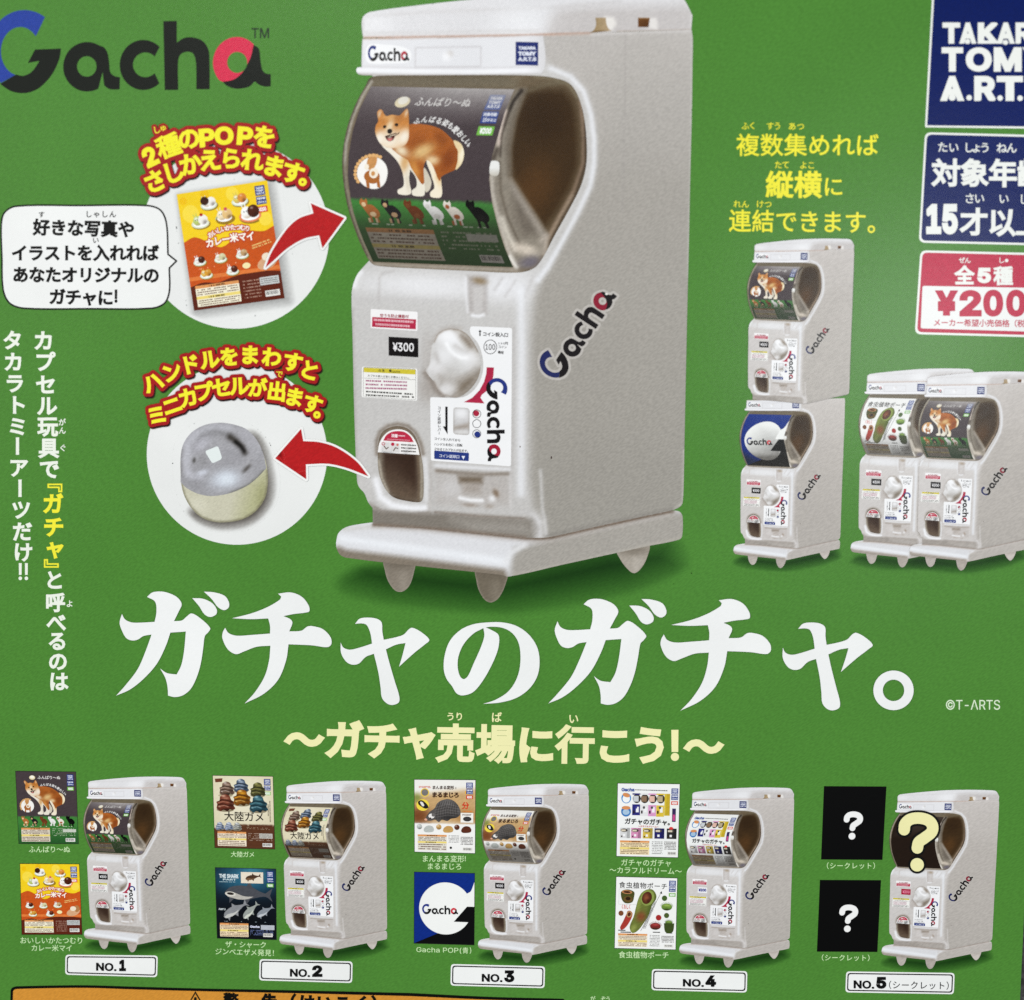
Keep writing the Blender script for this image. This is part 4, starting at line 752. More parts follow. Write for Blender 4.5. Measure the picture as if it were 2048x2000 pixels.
    lb += fill([ell(1297, 585, 51, 55, k='6'), ell(1297, 585, 46, 50, k='6')], '1c181a', 6)+word('6', '100', (1260, 563, 1334, 608), '1c181a', .01, 6)+line('6', '100円', 1363, 555, 1420, 558, 24, '1c181a', .03, 6)+line('6', 'コイン', 1368, 584, 1412, 587, 22, '1c181a', .02, 6)+line('6', '専用', 1366, 626, 1388, 628, 24, '1c181a', .03, 6)
    lb += fill(poly('6', '954,1040 972,1040 972,1252 935,1190 955,1190'), '151214', 6)
    lb += col_('6', 'コイン返却レバー', [(908, 1050+i*27.5) for i in range(8)], 27, '1c181a', .02, 6)
    for y, c in ((1095, 'a9243f'), (1170, 'f3f3f4'), (1247, '25357f')): lb += fill(ell(1194, y, 33, 33, k='6'), '151214', 6)+fill(ell(1194, y, 28.5, 28.5, k='6'), 'f3f3f4', 7)+fill(ell(1190 if y != 1247 else 1198, y-(4 if y != 1247 else -4), 23, 23, k='6'), c, 8)
    lb += line('6', 'コインを入れてから', 880, 1284, 1060, 1296, 23, '1c181a', .02, 6)+line('6', 'ハンドルを右に1回転', 880, 1326, 1074, 1334, 23, '1c181a', .02, 6)+line('6', 'させるとカプセルが出ます。', 880, 1362, 1130, 1378, 22, '1c181a', .02, 6)
    lb += fill(rrect(poly('6', '870,1374 1135,1392 1133,1455 870,1438'), 2), '26397f', 6)+line('6', 'コイン返却口', 918, 1413, 1050, 1422, 27, 'dfe3f0', .02, 7)+fill(poly('6', '1078,1415 1106,1417 1092,1442'), 'f0f2fa', 7)
    M['instruction_sticker'] = lb
    M['return_lever'] = paint(rrect(poly('6', '1016,1044 1140,1052 1138,1258 1014,1250'), 7), 'cccaca', [('line', 'aaa5a0', poly('6', '1016,1044 1140,1052 1138,1258 1014,1250 1016,1044'), 2.4, .8), ('blob', 'f4f4f6', *X('6', (1075, 1090))[0], 15, 12, 0, .8), ('poly', '9b8f84', poly('6', '1022,1190 1132,1165 1134,1205 1022,1215'), 4, .8), ('blob', 'dcdad8', *X('6', (1080, 1235))[0], 14, 4, 0, .8)], 7, 1.5)
    kn = loop('6', '868,545 895,488 945,455 1000,445 1065,456 1120,488 1165,545 1205,620 1224,700 1216,785 1185,855 1130,920 1065,964 1000,968 935,945 895,905 868,850 822,795 806,762 832,715 838,640 845,590')
    M['knob'] = paint(kn, 'cfcdcb', [
        ('blob', 'f6f6f8', *X('6', (1000, 520))[0], 34, 22, 10, .8), ('blob', 'f4f4f6', *X('6', (1110, 640))[0], 22, 30, -30, .7), ('line', 'fdfdfe', poly('6', '965,560 990,610 1030,645 1080,668 1120,668'), 4.5, .9), ('blob', 'f2f2f4', *X('6', (950, 650))[0], 20, 18, 0, .7), ('line', 'b3ada8', poly('6', '1030,575 1075,605 1130,625'), 5, .35), ('line', 'b0aaa5', poly('6', '880,640 900,700 860,760'), 5, .5), ('line', 'a8a19a', poly('6', '900,900 930,850 910,800'), 5, .5),
        ('poly', '7d705d', poly('6', '1020,460 1100,490 1175,570 1190,640 1120,580 1070,520'), 9, .75), ('poly', '76695a', poly('6', '1060,840 1190,770 1235,760 1180,870 1100,950 1010,975 1000,930'), 12, .9), ('poly', 'aea7a0', poly('6', '880,760 1000,790 1080,820 1000,900 900,870'), 14, .6), ('line', '7b6c5c', poly('6', '1100,960 1160,905 1210,830 1228,760'), 5, .6), ('line', '84766a', poly('6', '1075,500 1125,540 1150,580'), 5, .6), ('blob', 'b4ada6', *X('6', (1185, 690))[0], 12, 30, 0, .4), ('blob', 'fafafc', *X('6', (985, 500))[0], 22, 12, 0, .7), ('blob', 'f6f6f8', *X('6', (1165, 660))[0], 12, 16, 0, .6), ('blob', 'efeef0', *X('6', (870, 740))[0], 20, 14, 20, .7), ('blob', 'e6e4e4', *X('6', (970, 910))[0], 20, 12, 0, .8),
        ('line', '8a7c6e', poly('6', '868,545 895,488 945,455 1000,445 1065,456 1120,488 1165,545 1205,620'), 2.4, .7), ('line', '9c9086', poly('6', '868,850 895,905 935,945 1000,968 1065,964'), 2.4, .7), ('line', 'b5aea8', poly('6', '845,590 838,640 832,715 806,762 822,795'), 2, .6)], 8, 2)
    sq = loop('6', '440,1400 445,1310 470,1240 520,1203 590,1188 660,1203 715,1250 748,1320 768,1400 785,1500 790,1680 780,1750 755,1768 660,1758 560,1730 500,1670 455,1570 441,1480')
    M['capsule_chute'] = paint(sq, '857b6d', [('poly', '33221a', poly('6', '478,1385 730,1400 738,1500 745,1740 700,1752 600,1735 540,1700 500,1600 480,1500'), 6, .98), ('linp', '8d7d68', X('6', (680, 1440))[0], X('6', (540, 1790))[0], .7, poly('6', '478,1385 730,1400 738,1500 745,1740 700,1752 600,1735 540,1700 500,1600 480,1500'), 6), ('poly', '35241a', poly('6', '590,1400 725,1405 738,1650 640,1560'), 14, .7), ('line', 'aaa191', poly('6', '765,1420 775,1560 770,1730'), 3, .7), ('line', '6d5b48', poly('6', '745,1400 755,1560 752,1745'), 2.6, .7), ('line', '6b5b4a', poly('6', '440,1400 445,1310 470,1240 520,1203 590,1188 660,1203 715,1250 748,1320 768,1400'), 5, .8), ('line', 'b5ac9e', poly('6', '448,1450 470,1580 520,1690'), 3, .7), ('line', '3a2a1c', poly('6', '760,1768 660,1758 560,1730'), 3, .5), ('noise', 0, .03)], 6, 1.8)
    M['chute_sign'] = fill(loop('6', '440,1387c 452,1320 485,1262 530,1226 590,1213 655,1225 708,1272 742,1335 758,1407c'), 'f3f1ef', 8)+fill(loop('6', '482,1298c 505,1258 545,1233 592,1226 645,1234 690,1268 715,1311c'), 'b92a44', 9)+line('6', '注意', 556, 1260, 580, 1262, 26, 'f4e4e6', .05, 10)+micro('6', [(596, 1254), (650, 1257), (650, 1270), (596, 1267)], 1, 'f0c8d0', 10, .9, .7, 2)+micro('6', [(510, 1282), (690, 1292), (690, 1302), (510, 1292)], 1, 'e8a8b4', 10, .95, .5, 2)
    M['chute_sign'] += fill(poly('6', '480,1312 530,1315 532,1384 478,1380'), 'd9d6d4', 9)+fill(poly('6', '545,1316 605,1320 607,1390 543,1385'), 'dad7d5', 9)+fill([ell(483, 1322, 13, k='6'), ell(483, 1322, 8, k='6')], 'b92a44', 10)+fill(ell(554, 1326, 13, k='6'), 'b92a44', 10)+fill(ell(590, 1330, 9, k='6'), 'c86a5a', 10)+stroke(poly('6', '488,1340 505,1362 520,1350'), 2, '6a5a50', 10)+stroke(poly('6', '560,1375 575,1352 592,1358'), 2, '6a5a50', 10)
    for j in range(3): M['chute_sign'] += micro('6', [(616, 1322+j*24), (735, 1330+j*24), (735, 1342+j*24), (616, 1336+j*24)], 1, '3a3430', 9, .95, .8, j)
    f = simil((150, 315), (1455, 385), X('6', (1785, 712))[0], X('2', (1797, 1850))[0])
    lo = logo_items(f, 6, '232a5c', '1a1618', '8c1f34')
    M['side_word_mark'] = grow(lo, 5, 'bdb8b2', 4)+lo
    M['mark'] = fill(ell(*X('3', (655, 1805))[0], 3, 2), 'f0ece6', 7)+fill(ell(*X('6', (1524, 1345))[0], 1.2, 1.6), '6b5a50', 5)+fill(ell(*X('6', (1762, 1428))[0], 1.4, 3), '3a2a26', 5)
    return M
MACH = build_machine(); MESHES = {}; LIGHTER = {'cabinet': .38, 'base_plate': .4, 'foot': .6}
KL = 1.0
def machine(label, pos=None, k=1.0, art='dog', skip=(), base=3, price=None):
    """one printed machine; pos = photograph pixel of the lip's left end, k = size against the big one"""
    loc = ORG if pos is None else P([pos])[0]
    e = empty('vending_machine_picture', poster, label, (loc[0], loc[1], base*DZ), k)
    e.scale = (k, k, 1)
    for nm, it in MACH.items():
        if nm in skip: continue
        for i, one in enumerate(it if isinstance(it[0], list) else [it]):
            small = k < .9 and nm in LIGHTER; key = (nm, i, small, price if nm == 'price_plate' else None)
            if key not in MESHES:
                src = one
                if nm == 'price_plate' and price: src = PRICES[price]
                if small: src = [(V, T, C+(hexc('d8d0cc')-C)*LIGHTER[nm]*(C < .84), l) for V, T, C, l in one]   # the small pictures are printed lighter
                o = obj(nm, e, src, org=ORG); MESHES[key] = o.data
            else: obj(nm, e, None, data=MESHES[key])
    for nm, it in ARTS[art].items():
        key = (art, nm)
        if key not in MESHES: 
            its = []
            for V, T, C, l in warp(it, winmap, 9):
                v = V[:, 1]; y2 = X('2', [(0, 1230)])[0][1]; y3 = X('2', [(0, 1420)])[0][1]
                # curved insert behind plastic: shade coloured into its lower third, grey sheen into its top
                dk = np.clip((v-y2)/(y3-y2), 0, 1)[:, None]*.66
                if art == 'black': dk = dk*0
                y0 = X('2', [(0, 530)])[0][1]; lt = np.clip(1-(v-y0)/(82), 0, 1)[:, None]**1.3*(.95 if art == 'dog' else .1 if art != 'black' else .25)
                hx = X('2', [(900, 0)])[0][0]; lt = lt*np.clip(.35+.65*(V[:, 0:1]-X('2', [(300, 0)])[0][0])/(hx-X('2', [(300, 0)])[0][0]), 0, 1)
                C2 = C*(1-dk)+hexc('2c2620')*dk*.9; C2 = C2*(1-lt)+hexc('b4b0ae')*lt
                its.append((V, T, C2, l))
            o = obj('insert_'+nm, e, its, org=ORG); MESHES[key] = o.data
        else: obj('insert_'+nm, e, None, data=MESHES[key])
    return e
PRICES = {'blue200': fill(poly('6', '522,507 749,520 749,665 523,651'), 'eeeef0', 5)+word('6', '¥200', (540, 545, 730, 620), '2a2f88', .05, 6, slope=.03),
          'red': fill(poly('6', '522,507 749,520 749,665 523,651'), 'a81238', 5)+word('6', '¥200', (553, 545, 725, 620), 'e88aa4', .03, 6, slope=.03)}
# ---------------------------------------------------------------- laying out the sheet
def caption(name, items, label=None, L=0, kind=None): return obj(name, poster, items, label, L=L)
YEL = 'f4ec3c'
# shadows and machines
machine('large white toy vending machine picture with shiba dog insert, in the middle of the sheet')
def pl(k, x, y): return tuple(X(k, [(x, y)])[0])
# row of five, fitted on four measured corners each
ref = np.array([(1382.6, 58.6), (1364, 1023), (672, 1080.5), (712.8, 140)]); RP = P(ref)
def fitmachine(pts, idx):
    q = P(pts); r = RP[idx]; k = ((q-q.mean(0))*(r-r.mean(0))).sum()/((r-r.mean(0))**2).sum(); t = q.mean(0)-k*(r.mean(0)-ORG); return k, t
def put(label, pts, idx, base=3, **kw):
    k, t = fitmachine(np.array(pts, float), idx)
    e = machine(label, None, k, base=base, **kw); e.location = (t[0], t[1], base*DZ); return e
Am=[(370.6,1575.0),(771.8,1585.0),(1176.9,1590.6),(1589,1598.7),(2000.3,1603.2)]
Bm=[(381.2,1852.3),(774.9,1862.3),(1175.6,1870.9),(1579.9,1879.2),(1983.7,1882.5)]
Cm=[(168.2,1865.9),(557.3,1876),(953.8,1885.5),(1355.8,1895.6),(1759.6,1898.1)]
Dm=[(174,1593),(569.4,1601.9),(972.2,1609.5),(1380.2,1616.6),(1791.1,1621.3)]
arts = ['dog', 'turtle', 'armadillo', 'colour', 'black']
labs = ['small machine picture above the NO.1 plate, dog insert', 'small machine picture above the NO.2 plate, cream turtle insert', 'small machine picture above the NO.3 plate, armadillo insert', 'small machine picture above the NO.4 plate, white insert with coloured machines', 'small machine picture above the NO.5 plate, black insert behind a question mark']
for i in range(5):
    put(labs[i], [Am[i], Bm[i], Cm[i], Dm[i]], [0, 1, 2, 3], art=arts[i], price={3: 'blue200', 4: 'red'}.get(i))
kS = fitmachine(np.array([Am[2], Bm[2], Cm[2], Dm[2]]), [0, 1, 2, 3])[0]
# stack of two and pair side by side
lower = put('lower machine picture of the stack of two, insert with round blue logo', [pl('8', 667, 1690), pl('8', 92, 1742), pl('8', 172, 1003)], [1, 2, 3], base=3, art='logo', skip=('lid', 'lid_slot'))
kk = lower.scale[0]
up = put('upper machine picture of the stack of two, dog insert', [pl('8', 742, 165), pl('8', 207, 216)], [0, 3], base=25, art='dog', skip=('base_plate', 'foot', 'ground_shadow'))
pr = put('right machine picture of the side by side pair, dog insert', [pl('8', 1030, 1750), pl('8', 1113, 927)], [2, 3], base=28, art='dog', skip=('ground_shadow',))
dd = lambda c, d: float(np.linalg.norm(P([pl('8', *c)])[0]-P([pl('8', *d)])[0])/np.linalg.norm(RP[2]-RP[3]))
kp = (dd((717, 1720), (797, 912))+dd((1030, 1745), (1113, 925)))/2
for e, x, y in ((up, 203, 216), (pr, 1113, 927)):
    ke = kk if e is up else kp; e.scale = (ke, ke, 1); t = P([pl('8', x, y)])[0]-ke*(RP[3]-ORG); e.location.x, e.location.y = t
left = machine('left machine picture of the side by side pair, plant pouch insert', None, kp, art='plants', base=3, skip=('ground_shadow',))
t = P([pl('8', 797, 912)])[0]-kp*(RP[3]-ORG); left.location.x, left.location.y = t

def under(e, s): return Pinv(np.array(e.location)[:2]+e.scale[0]*(P(poly('7', s))-ORG))
BAND = '150,640 330,690 700,735 900,745 1100,715 1500,640 1720,560 1690,470 1400,470 900,600 450,560 200,560'
OUT = '20,640 150,545 400,520 900,540 1400,420 1760,400 1850,480 1830,590 1500,740 1000,830 600,820 200,770 40,710'
ol, orr = under(left, OUT), under(pr, OUT)
hull = np.concatenate([ol[[0, 1, 2, 3]], orr[[3, 4, 5, 6, 7, 8, 9, 10, 11]], ol[[10, 11, 12]]])
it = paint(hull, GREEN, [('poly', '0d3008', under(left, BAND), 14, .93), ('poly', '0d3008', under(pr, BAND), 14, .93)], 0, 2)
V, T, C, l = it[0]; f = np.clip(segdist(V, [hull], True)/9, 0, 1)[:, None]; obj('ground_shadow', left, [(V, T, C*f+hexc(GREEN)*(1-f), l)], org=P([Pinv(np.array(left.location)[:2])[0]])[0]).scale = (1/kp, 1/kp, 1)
# question mark on machine five
qm = empty('large_question_mark', poster, 'pale yellow question mark with black outline over the last machine picture')
q5 = qmark((780, 412, 1097, 882), 92, 'f1ecb0', 1, '16'); obj('outline', qm, grow(q5, 4.2, '101010', 0), L=30); obj('fill', qm, q5, L=31)

# title
TT = {
 'ga': ['820,148c 850,123 900,118 945,128 990,152 1013,188 997,228 970,283c 1015,279 1040,258 1068,240 1118,268 1172,322 1160,346 1142,366 1132,440 1118,525 1095,600 1062,662 1020,696 975,706 937,698c 934,650 922,600 893,547c 930,572 985,580c 1010,530 1026,450 1036,341c 950,347c 925,420 875,520 800,605 725,664 648,698c 700,640 768,550 812,450 845,358c 800,366 770,385 738,391 705,378 682,340 667,292 680,243c 698,274 735,290 790,291 862,287c 872,235 865,175', '1072,155c 1130,158 1182,182 1208,218 1205,245 1172,260 1140,245 1110,200', '1137,119c 1190,122 1252,142 1276,178 1275,206 1250,222 1215,205 1180,160'],
 'chi': ['1550,130c 1620,123 1682,147 1720,195 1724,228 1700,236 1640,243 1580,255c 1618,272 1630,292 1612,340c 1680,336 1715,312 1748,312 1800,328 1842,372 1847,410 1825,428 1740,418 1608,412c 1595,500 1550,610 1470,688 1363,742c 1420,680 1475,590 1500,500 1507,420c 1430,426 1360,452 1315,467 1270,440 1240,380 1242,345 1255,320c 1275,350 1320,364 1400,360 1505,352c 1505,310 1495,268c 1400,272 1293,267c 1400,240 1490,205 1560,163 1567,146c'],
}
TY = ['140,298c 165,270 210,263 262,270 288,290 292,340 300,387c 370,372 412,357 440,328 460,320 510,345 554,388 530,412 470,460 385,537c 405,470 421,405c 370,414 312,440c 330,510 362,620 386,700 384,735 350,750 318,742 290,710 282,650 270,570 245,465c 200,482 160,520 122,525 90,508 62,460 60,402c 75,430 110,442 160,432 235,408c 225,350 205,305 180,296']
TN = ['853,744c 920,722 990,678 1035,615 1058,540 1060,450 1045,390 1010,345 960,320 900,314 868,318c 905,335 938,358 943,400 930,460 890,550 840,632 795,680 740,697 705,685 680,645 650,605 634,550 640,470 670,390 730,330 800,300 880,290 960,290 1040,310 1110,360 1155,430 1168,510 1155,590 1110,660 1040,710 950,736', '855,322c 800,352 745,412 716,480 712,540 725,590 745,606 768,590 800,520 840,430 860,365']
title = empty('title_lettering', poster, 'big white brush style title across the middle of the sheet')
WHT = 'f0f1f0'
def letter(nm, k, strs, a=None, b=None):
    ls = [loop(k, s, 5) for s in strs]; it = []
    if nm in ('letter_no',): it = fill(ls, WHT, 1)
    else:
        for l in ls: it += fill(l, WHT, 1)
    o = obj(nm, title, it, L=33)
    if a is not None: d = P([b])[0]-P([a])[0]; o.location = (d[0], d[1], 0)
    return o
letter('letter_ga', '9', TT['ga']); letter('letter_chi', '9', TT['chi']); letter('letter_ya', '10', TY); letter('letter_no', '10', TN)
letter('letter_ga', '9', TT['ga'], pl('9', 968, 410), pl('10', 1552, 452))
letter('letter_chi', '9', TT['chi'], pl('9', 1363, 742), pl('11', 57, 773))
letter('letter_ya', '10', TY, pl('10', 140, 298), pl('11', 706, 322))
obj('full_stop', title, fill([ell(1231, 661, 111, 109, n=60, k='11'), ell(1231, 661, 59, 59, n=50, k='11')], WHT, 1), L=33)
# subtitle
PY = 'f2eeb4'
st = empty('subtitle_lettering', poster, 'pale yellow subtitle line with a tilde at each end')
for c, x, y, s in (('〜', 608.5, 1479, 78), ('ガ', 688, 1479, 78), ('チ', 764, 1480.5, 76), ('ャ', 837.5, 1478, 78), ('売', 911.3, 1486, 79), ('場', 991, 1487, 79), ('に', 1071.8, 1489, 78), ('行', 1150.7, 1488.5, 79), ('こ', 1229, 1490, 78), ('う', 1300, 1490, 78), ('〜', 1407.5, 1493, 78)):
    obj('letter', st, ch(c, x, y, s, 1, PY, .05 if c not in '売場行' else .036, 1), L=2)
obj('letter', st, word('11', '!', (4, 880, 50, 1052), PY, .03, 1), L=2)
obj('reading_aid', st, ch('う', 672, 816, 50, 0, PY, .02, 1, '10')+ch('り', 720, 816, 50, 0, PY, .02, 1, '10')+ch('ば', 928, 820, 60, 0, PY, .02, 1, '10')+ch('い', 1357, 828, 60, 0, PY, .02, 1, '10'), L=2)
# columns at the left
cl = empty('vertical_slogan', poster, 'two columns of white vertical lettering at the left edge')
c1 = [(243, 337), (250, 455), (256, 582), (262, 700), (266, 815), (272, 935), (275, 1052), (300, 1165), (297, 1245), (300, 1375), (315, 1495), (300, 1560)]
W2 = 'eef2e6'
obj('text_line', cl, col_('5', 'カプセル玩具で', c1[:7], 116, W2, .035, 1)+col_('9', 'と呼べるのは', [(302, 55), (308, 180), (314, 292), (320, 395), (323, 508), (327, 620)], 112, W2, .035, 1), L=2)
obj('text_line', cl, col_('5', '『ガチャ』', [(290, 1125), (295, 1245), (299, 1375), (306, 1492), (302, 1612)], 118, YEL, .02, 1)+col_('5', 'ガチャ', [(295, 1245), (299, 1375), (306, 1492)], 118, YEL, .04, 1.3), L=2)
obj('text_line', cl, col_('5', 'タカラトミーアーツだけ', [(70, 335), (75, 455), (82, 575), (95, 695), (98, 815), (98, 925), (104, 1045), (112, 1160), (118, 1280), (124, 1400), (129, 1515)], 112, W2, .035, 1)+word('5', '!!', (103, 1577, 157, 1672), W2, .012, 1), L=2)
obj('reading_aid', cl, col_('5', 'がんぐ', [(346, 792), (347, 838), (350, 935)], 42, W2, .02, 1)+col_('9', 'よ', [(388, 187)], 42, W2, .02, 1), L=2)
# speech bubble
sb = empty('speech_bubble', poster, 'white speech bubble with black outline and bold black text')
bb = loop('1', '8,1380 28,1305 100,1266 500,1262 900,1262 985,1290 1022,1370 1032,1562c 1084,1603c 1040,1646c 1040,1790 1010,1862 930,1893 550,1896 150,1893 60,1862 20,1780 12,1580')
obj('bubble', sb, fill(bb, 'f0f1ef', 1), L=4); obj('outline', sb, stroke(bb, 3.4, '121412', 1, True), L=5)
BK = '080808'
for s, x0, y0, x1, y1, z in (('好きな写真や', 255, 1395, 776, 1408, 104), ('イラストを入れれば', 120, 1553, 925, 1553, 102), ('あなたオリジナルの', 126, 1686, 930, 1690, 102), ('ガチャに', 352, 1822, 648, 1828, 102)):
    it = line('1', s, x0, y0, x1, y1, z, BK, .042, 1)
    if s[0] == 'ガ': it += word('1', '!', (703, 1778, 722, 1860), BK, .03, 1)
    obj('text_line', sb, it, L=6)
obj('reading_aid', sb, line('1', 'す', 255, 1317, 256, 1317, 40, BK, .02, 1)+line('1', 'しゃしん', 545, 1315, 692, 1315, 44, BK, .02, 1)+line('1', 'い', 588, 1475, 589, 1475, 42, BK, .02, 1), L=6)
# round panels
c1_ = obj('round_panel', poster, fill(ell(471, 470, 187.5, 187.5, n=90), 'e9eae8', 1), 'white disc behind the tilted yellow card picture', L=1)
c2_ = obj('round_panel', poster, fill(ell(474, 908.5, 180.5, 181, n=90), 'e9eae8', 1), 'white disc behind the capsule picture', L=1)
q = [(1085, 1193), (1641, 1107), (1748, 1831), (1192, 1908)]
sh = X('1', [(1100, 1215), (1660, 1125), (1775, 1850), (1200, 1925)])
shl = X('1', [(1050, 1150), (1720, 1060), (1850, 1895), (1160, 2010)])
it = paint(shl, 'e9eae8', [('poly', '7c7c7a', sh, 16, .9)], 1, 3); V, T, C, l = it[0]; rr = 184-np.hypot(V[:, 0]-471, V[:, 1]-470); T = T[rr[T].min(1) > 0]; d = np.clip(np.minimum(segdist(V, [shl], True)/10, rr/6), 0, 1)[:, None]
obj('card_shadow', poster, [(V, T, C*d+hexc('e9eae8')*(1-d), l)], 'soft grey printed shadow of the tilted card', L=2)
card_picture('snail', '1', q, 'tilted yellow and orange card picture of curry snails in the round panel', 4, border=None)
# capsule
cp = empty('capsule_picture', poster, 'grey and cream toy capsule picture in the lower round panel')
so = loop('5', '960,1000 1000,860 1150,770 1320,770 1470,860 1540,1000 1560,1150 1520,1280 1400,1385 1250,1410 1100,1370 1000,1250')
it = paint(so, 'e9eae8', [('poly', '4c4640', loop('5', '1060,1300 1180,1370 1310,1372 1420,1335 1495,1250 1515,1150 1500,1040 1470,930 1420,860 1300,900 1200,1200'), 13, .95)], 1, 3); V, T, C, l = it[0]; d = np.clip(segdist(V, [so], True)/9, 0, 1)[:, None]
obj('ground_shadow', cp, [(V, T, C*d+hexc('e9eae8')*(1-d), l)], L=4)
XC = lambda x, y: tuple(X('c', [(x, y)])[0])
BC = lambda c, x, y, a, b, r_, s_: ('blob', c, *XC(x, y), a*.2381, b*.2381, r_, s_)
co_ = loop('c', '6,640 6,470 32,360 100,270 200,212 330,190 450,205 560,246 642,330 700,450 734,590 738,700 715,820 640,930 540,995 430,1022 300,1025 180,985 90,900 35,800 10,700')
obj('capsule_cup', cp, paint(co_, 'c9c6b0', [('poly', 'aeae84', poly('c', '560,700 760,540 760,900 620,1010 480,1040 520,850'), 22, .85), BC('d6d3bf', 150, 880, 90, 70, 20, .8), BC('96966a', 690, 800, 40, 120, 10, .6), ('line', '77735a', poly('c', '10,700 35,800 90,900 180,985 300,1025 430,1022 540,995 640,930 715,820 738,700 734,590'), 3, .7), ('noise', 0, .015)], 2, 2), L=4)
dome = loop('c', '6,640 6,470 32,360 100,270 200,212 330,190 450,205 560,246 642,330 700,450 725,572c 650,652 560,722 420,782 270,806 160,790 60,742 5,690c')
obj('capsule_lid', cp, paint(dome, 'a3a2a6', [BC('aeadb3', 560, 330, 110, 130, 30, .7), BC('b2b1b8', 90, 330, 90, 120, 25, .7), BC('8f8e92', 130, 700, 110, 60, 20, .6), BC('98979b', 660, 560, 60, 110, 10, .5),
 ('line', '807e80', poly('c', '20,420 12,520 14,640'), 4, .6), ('line', 'bfbfc6', poly('c', '70,620 52,500 75,380 150,290 270,235 400,240'), 9, .8), ('line', '88878a', poly('c', '120,400 190,300 290,268 380,285 440,320'), 8, .75), ('line', '3b3733', poly('c', '420,310 470,345 520,395 540,440'), 7, .95), ('line', '0e0c0a', poly('c', '468,352 505,382 535,425'), 4, .95),
 BC('b7b6be', 180, 370, 90, 46, -35, .85), BC('8b8a8c', 190, 510, 50, 60, 0, .6), BC('4a4845', 118, 508, 14, 26, 10, .9), BC('949398', 440, 480, 90, 80, 0, .6), ('line', '9b9a9e', poly('c', '100,560 200,590 330,560 430,520 480,440'), 8, .5), BC('cfd2dc', 185, 612, 55, 24, -20, .95), ('line', 'bcbcc4', poly('c', '70,600 110,650 180,650'), 6, .7),
 BC('cdd3dd', 380, 665, 130, 78, -10, .98), BC('dbe2ea', 395, 665, 70, 46, 0, .8), BC('55514e', 560, 575, 48, 17, -45, .95), BC('b3b3b8', 660, 400, 20, 100, 15, .5), ('line', '6b6a66', poly('c', '420,786 560,724 640,664 700,600'), 3.5, .75), ('line', '9a999c', poly('c', '420,782 270,806 160,790 60,742 5,690'), 2.4, .5), ('noise', 0, .02)], 3, 2), L=4)
glint = rrect(poly('c', '208,430 320,384 356,492 272,534'), 5); obj('glint', cp, fill(glint, 'e3eae8', 4), L=4)
# arrows
RED = 'b51d20'
def arrow(s, label):
    a = empty('arrow', poster, label); l = loop('S', s, 6); it = fill(l, RED, 1)
    obj('outline', a, grow(it, 4.2, 'f1f1ef', 1), L=31); obj('fill', a, it, L=33)
arrow(' '.join('%g,%gc' % tuple(p) if i in (0, 4, 5, 6, 7, 8) else '%g,%g' % tuple(p) for i, p in enumerate([(531, 535), (543, 505), (572, 460), (597, 437), (627, 426), (621.8, 406), (689, 435.5), (645, 496), (638.5, 470), (608, 477), (575, 496), (548, 520)])), 'red arrow from the card picture to the window')
arrow(' '.join('%g,%gc' % tuple(p) if i in (0, 1, 2, 6, 9, 10) else '%g,%g' % tuple(p) for i, p in enumerate([(550.5, 916), (602.4, 857), (606.7, 881.5), (640, 884), (674, 895), (713, 922), (737, 952), (692.5, 935), (655.8, 927), (612, 928), (612.8, 958)])), 'red arrow from the chute to the capsule')
# arched captions
def arched(k, rows, ruby, label, r1):
    a = empty('arched_caption', poster, label); it = []
    for c, x, y, s, r_ in rows: it += ch(c, x, y, s, r_, 'f6ee33', .046 if c != '種' else .034, 1, k, 1.16 if c in 'POP' else 1)
    rb = []
    for c, x, y, s, r_ in ruby: rb += ch(c, x, y, s, r_, 'f6ee33', .015, 1, k)
    o = grow(it, r1, 'a51b1e', 0)
    if rb: o += grow(rb, r1*.62, 'a51b1e', -1)
    obj('shadow', a, [(V+np.array([2.2, 3.6]), T, np.tile(hexc('2e1212'), (len(V), 1)), l) for V, T, C, l in o], L=34); obj('outline', a, o, L=37); obj('text_line', a, it+rb, L=38)
arched('1', [('2', 912, 940, 205, -26), ('種', 1035, 893, 150, -19), ('の', 1160, 848, 142, -12), ('P', 1270, 822, 192, -5), ('O', 1377, 810, 186, 0), ('P', 1508, 812, 192, 5), ('を', 1625, 838, 142, 11),
             ('さ', 950, 1110, 142, -24), ('し', 1062, 1055, 140, -18), ('か', 1170, 1005, 140, -12), ('え', 1290, 980, 140, -6), ('ら', 1420, 970, 136, 0), ('れ', 1550, 980, 140, 6), ('ま', 1682, 1018, 140, 13), ('す', 1800, 1058, 140, 18), ('。', 1911, 1099, 130, 25)],
       [('し', 963, 795, 50, -12), ('ゅ', 1002, 782, 46, -12)], 'arched yellow caption with red outline above the upper disc', 7.5)
arched('5', [('ハ', 852, 568, 116, -24), ('ン', 958, 510, 112, -20), ('ド', 1058, 468, 112, -14), ('ル', 1168, 440, 112, -9), ('を', 1278, 425, 108, -4), ('ま', 1392, 415, 112, 1), ('わ', 1515, 427, 112, 5), ('す', 1632, 455, 112, 11), ('と', 1725, 500, 112, 18),
             ('ミ', 875, 750, 116, -24), ('ニ', 960, 697, 112, -19), ('カ', 1048, 652, 112, -15), ('プ', 1135, 620, 110, -10), ('セ', 1235, 596, 112, -6), ('ル', 1332, 588, 112, -3), ('が', 1435, 598, 108, 1), ('出', 1543, 618, 110, 6), ('ま', 1640, 650, 110, 12), ('す', 1742, 688, 110, 18), ('。', 1808, 735, 105, 24)],
       [('で', 1557, 522, 42, 5)], 'arched yellow caption with red outline above the capsule disc', 7)
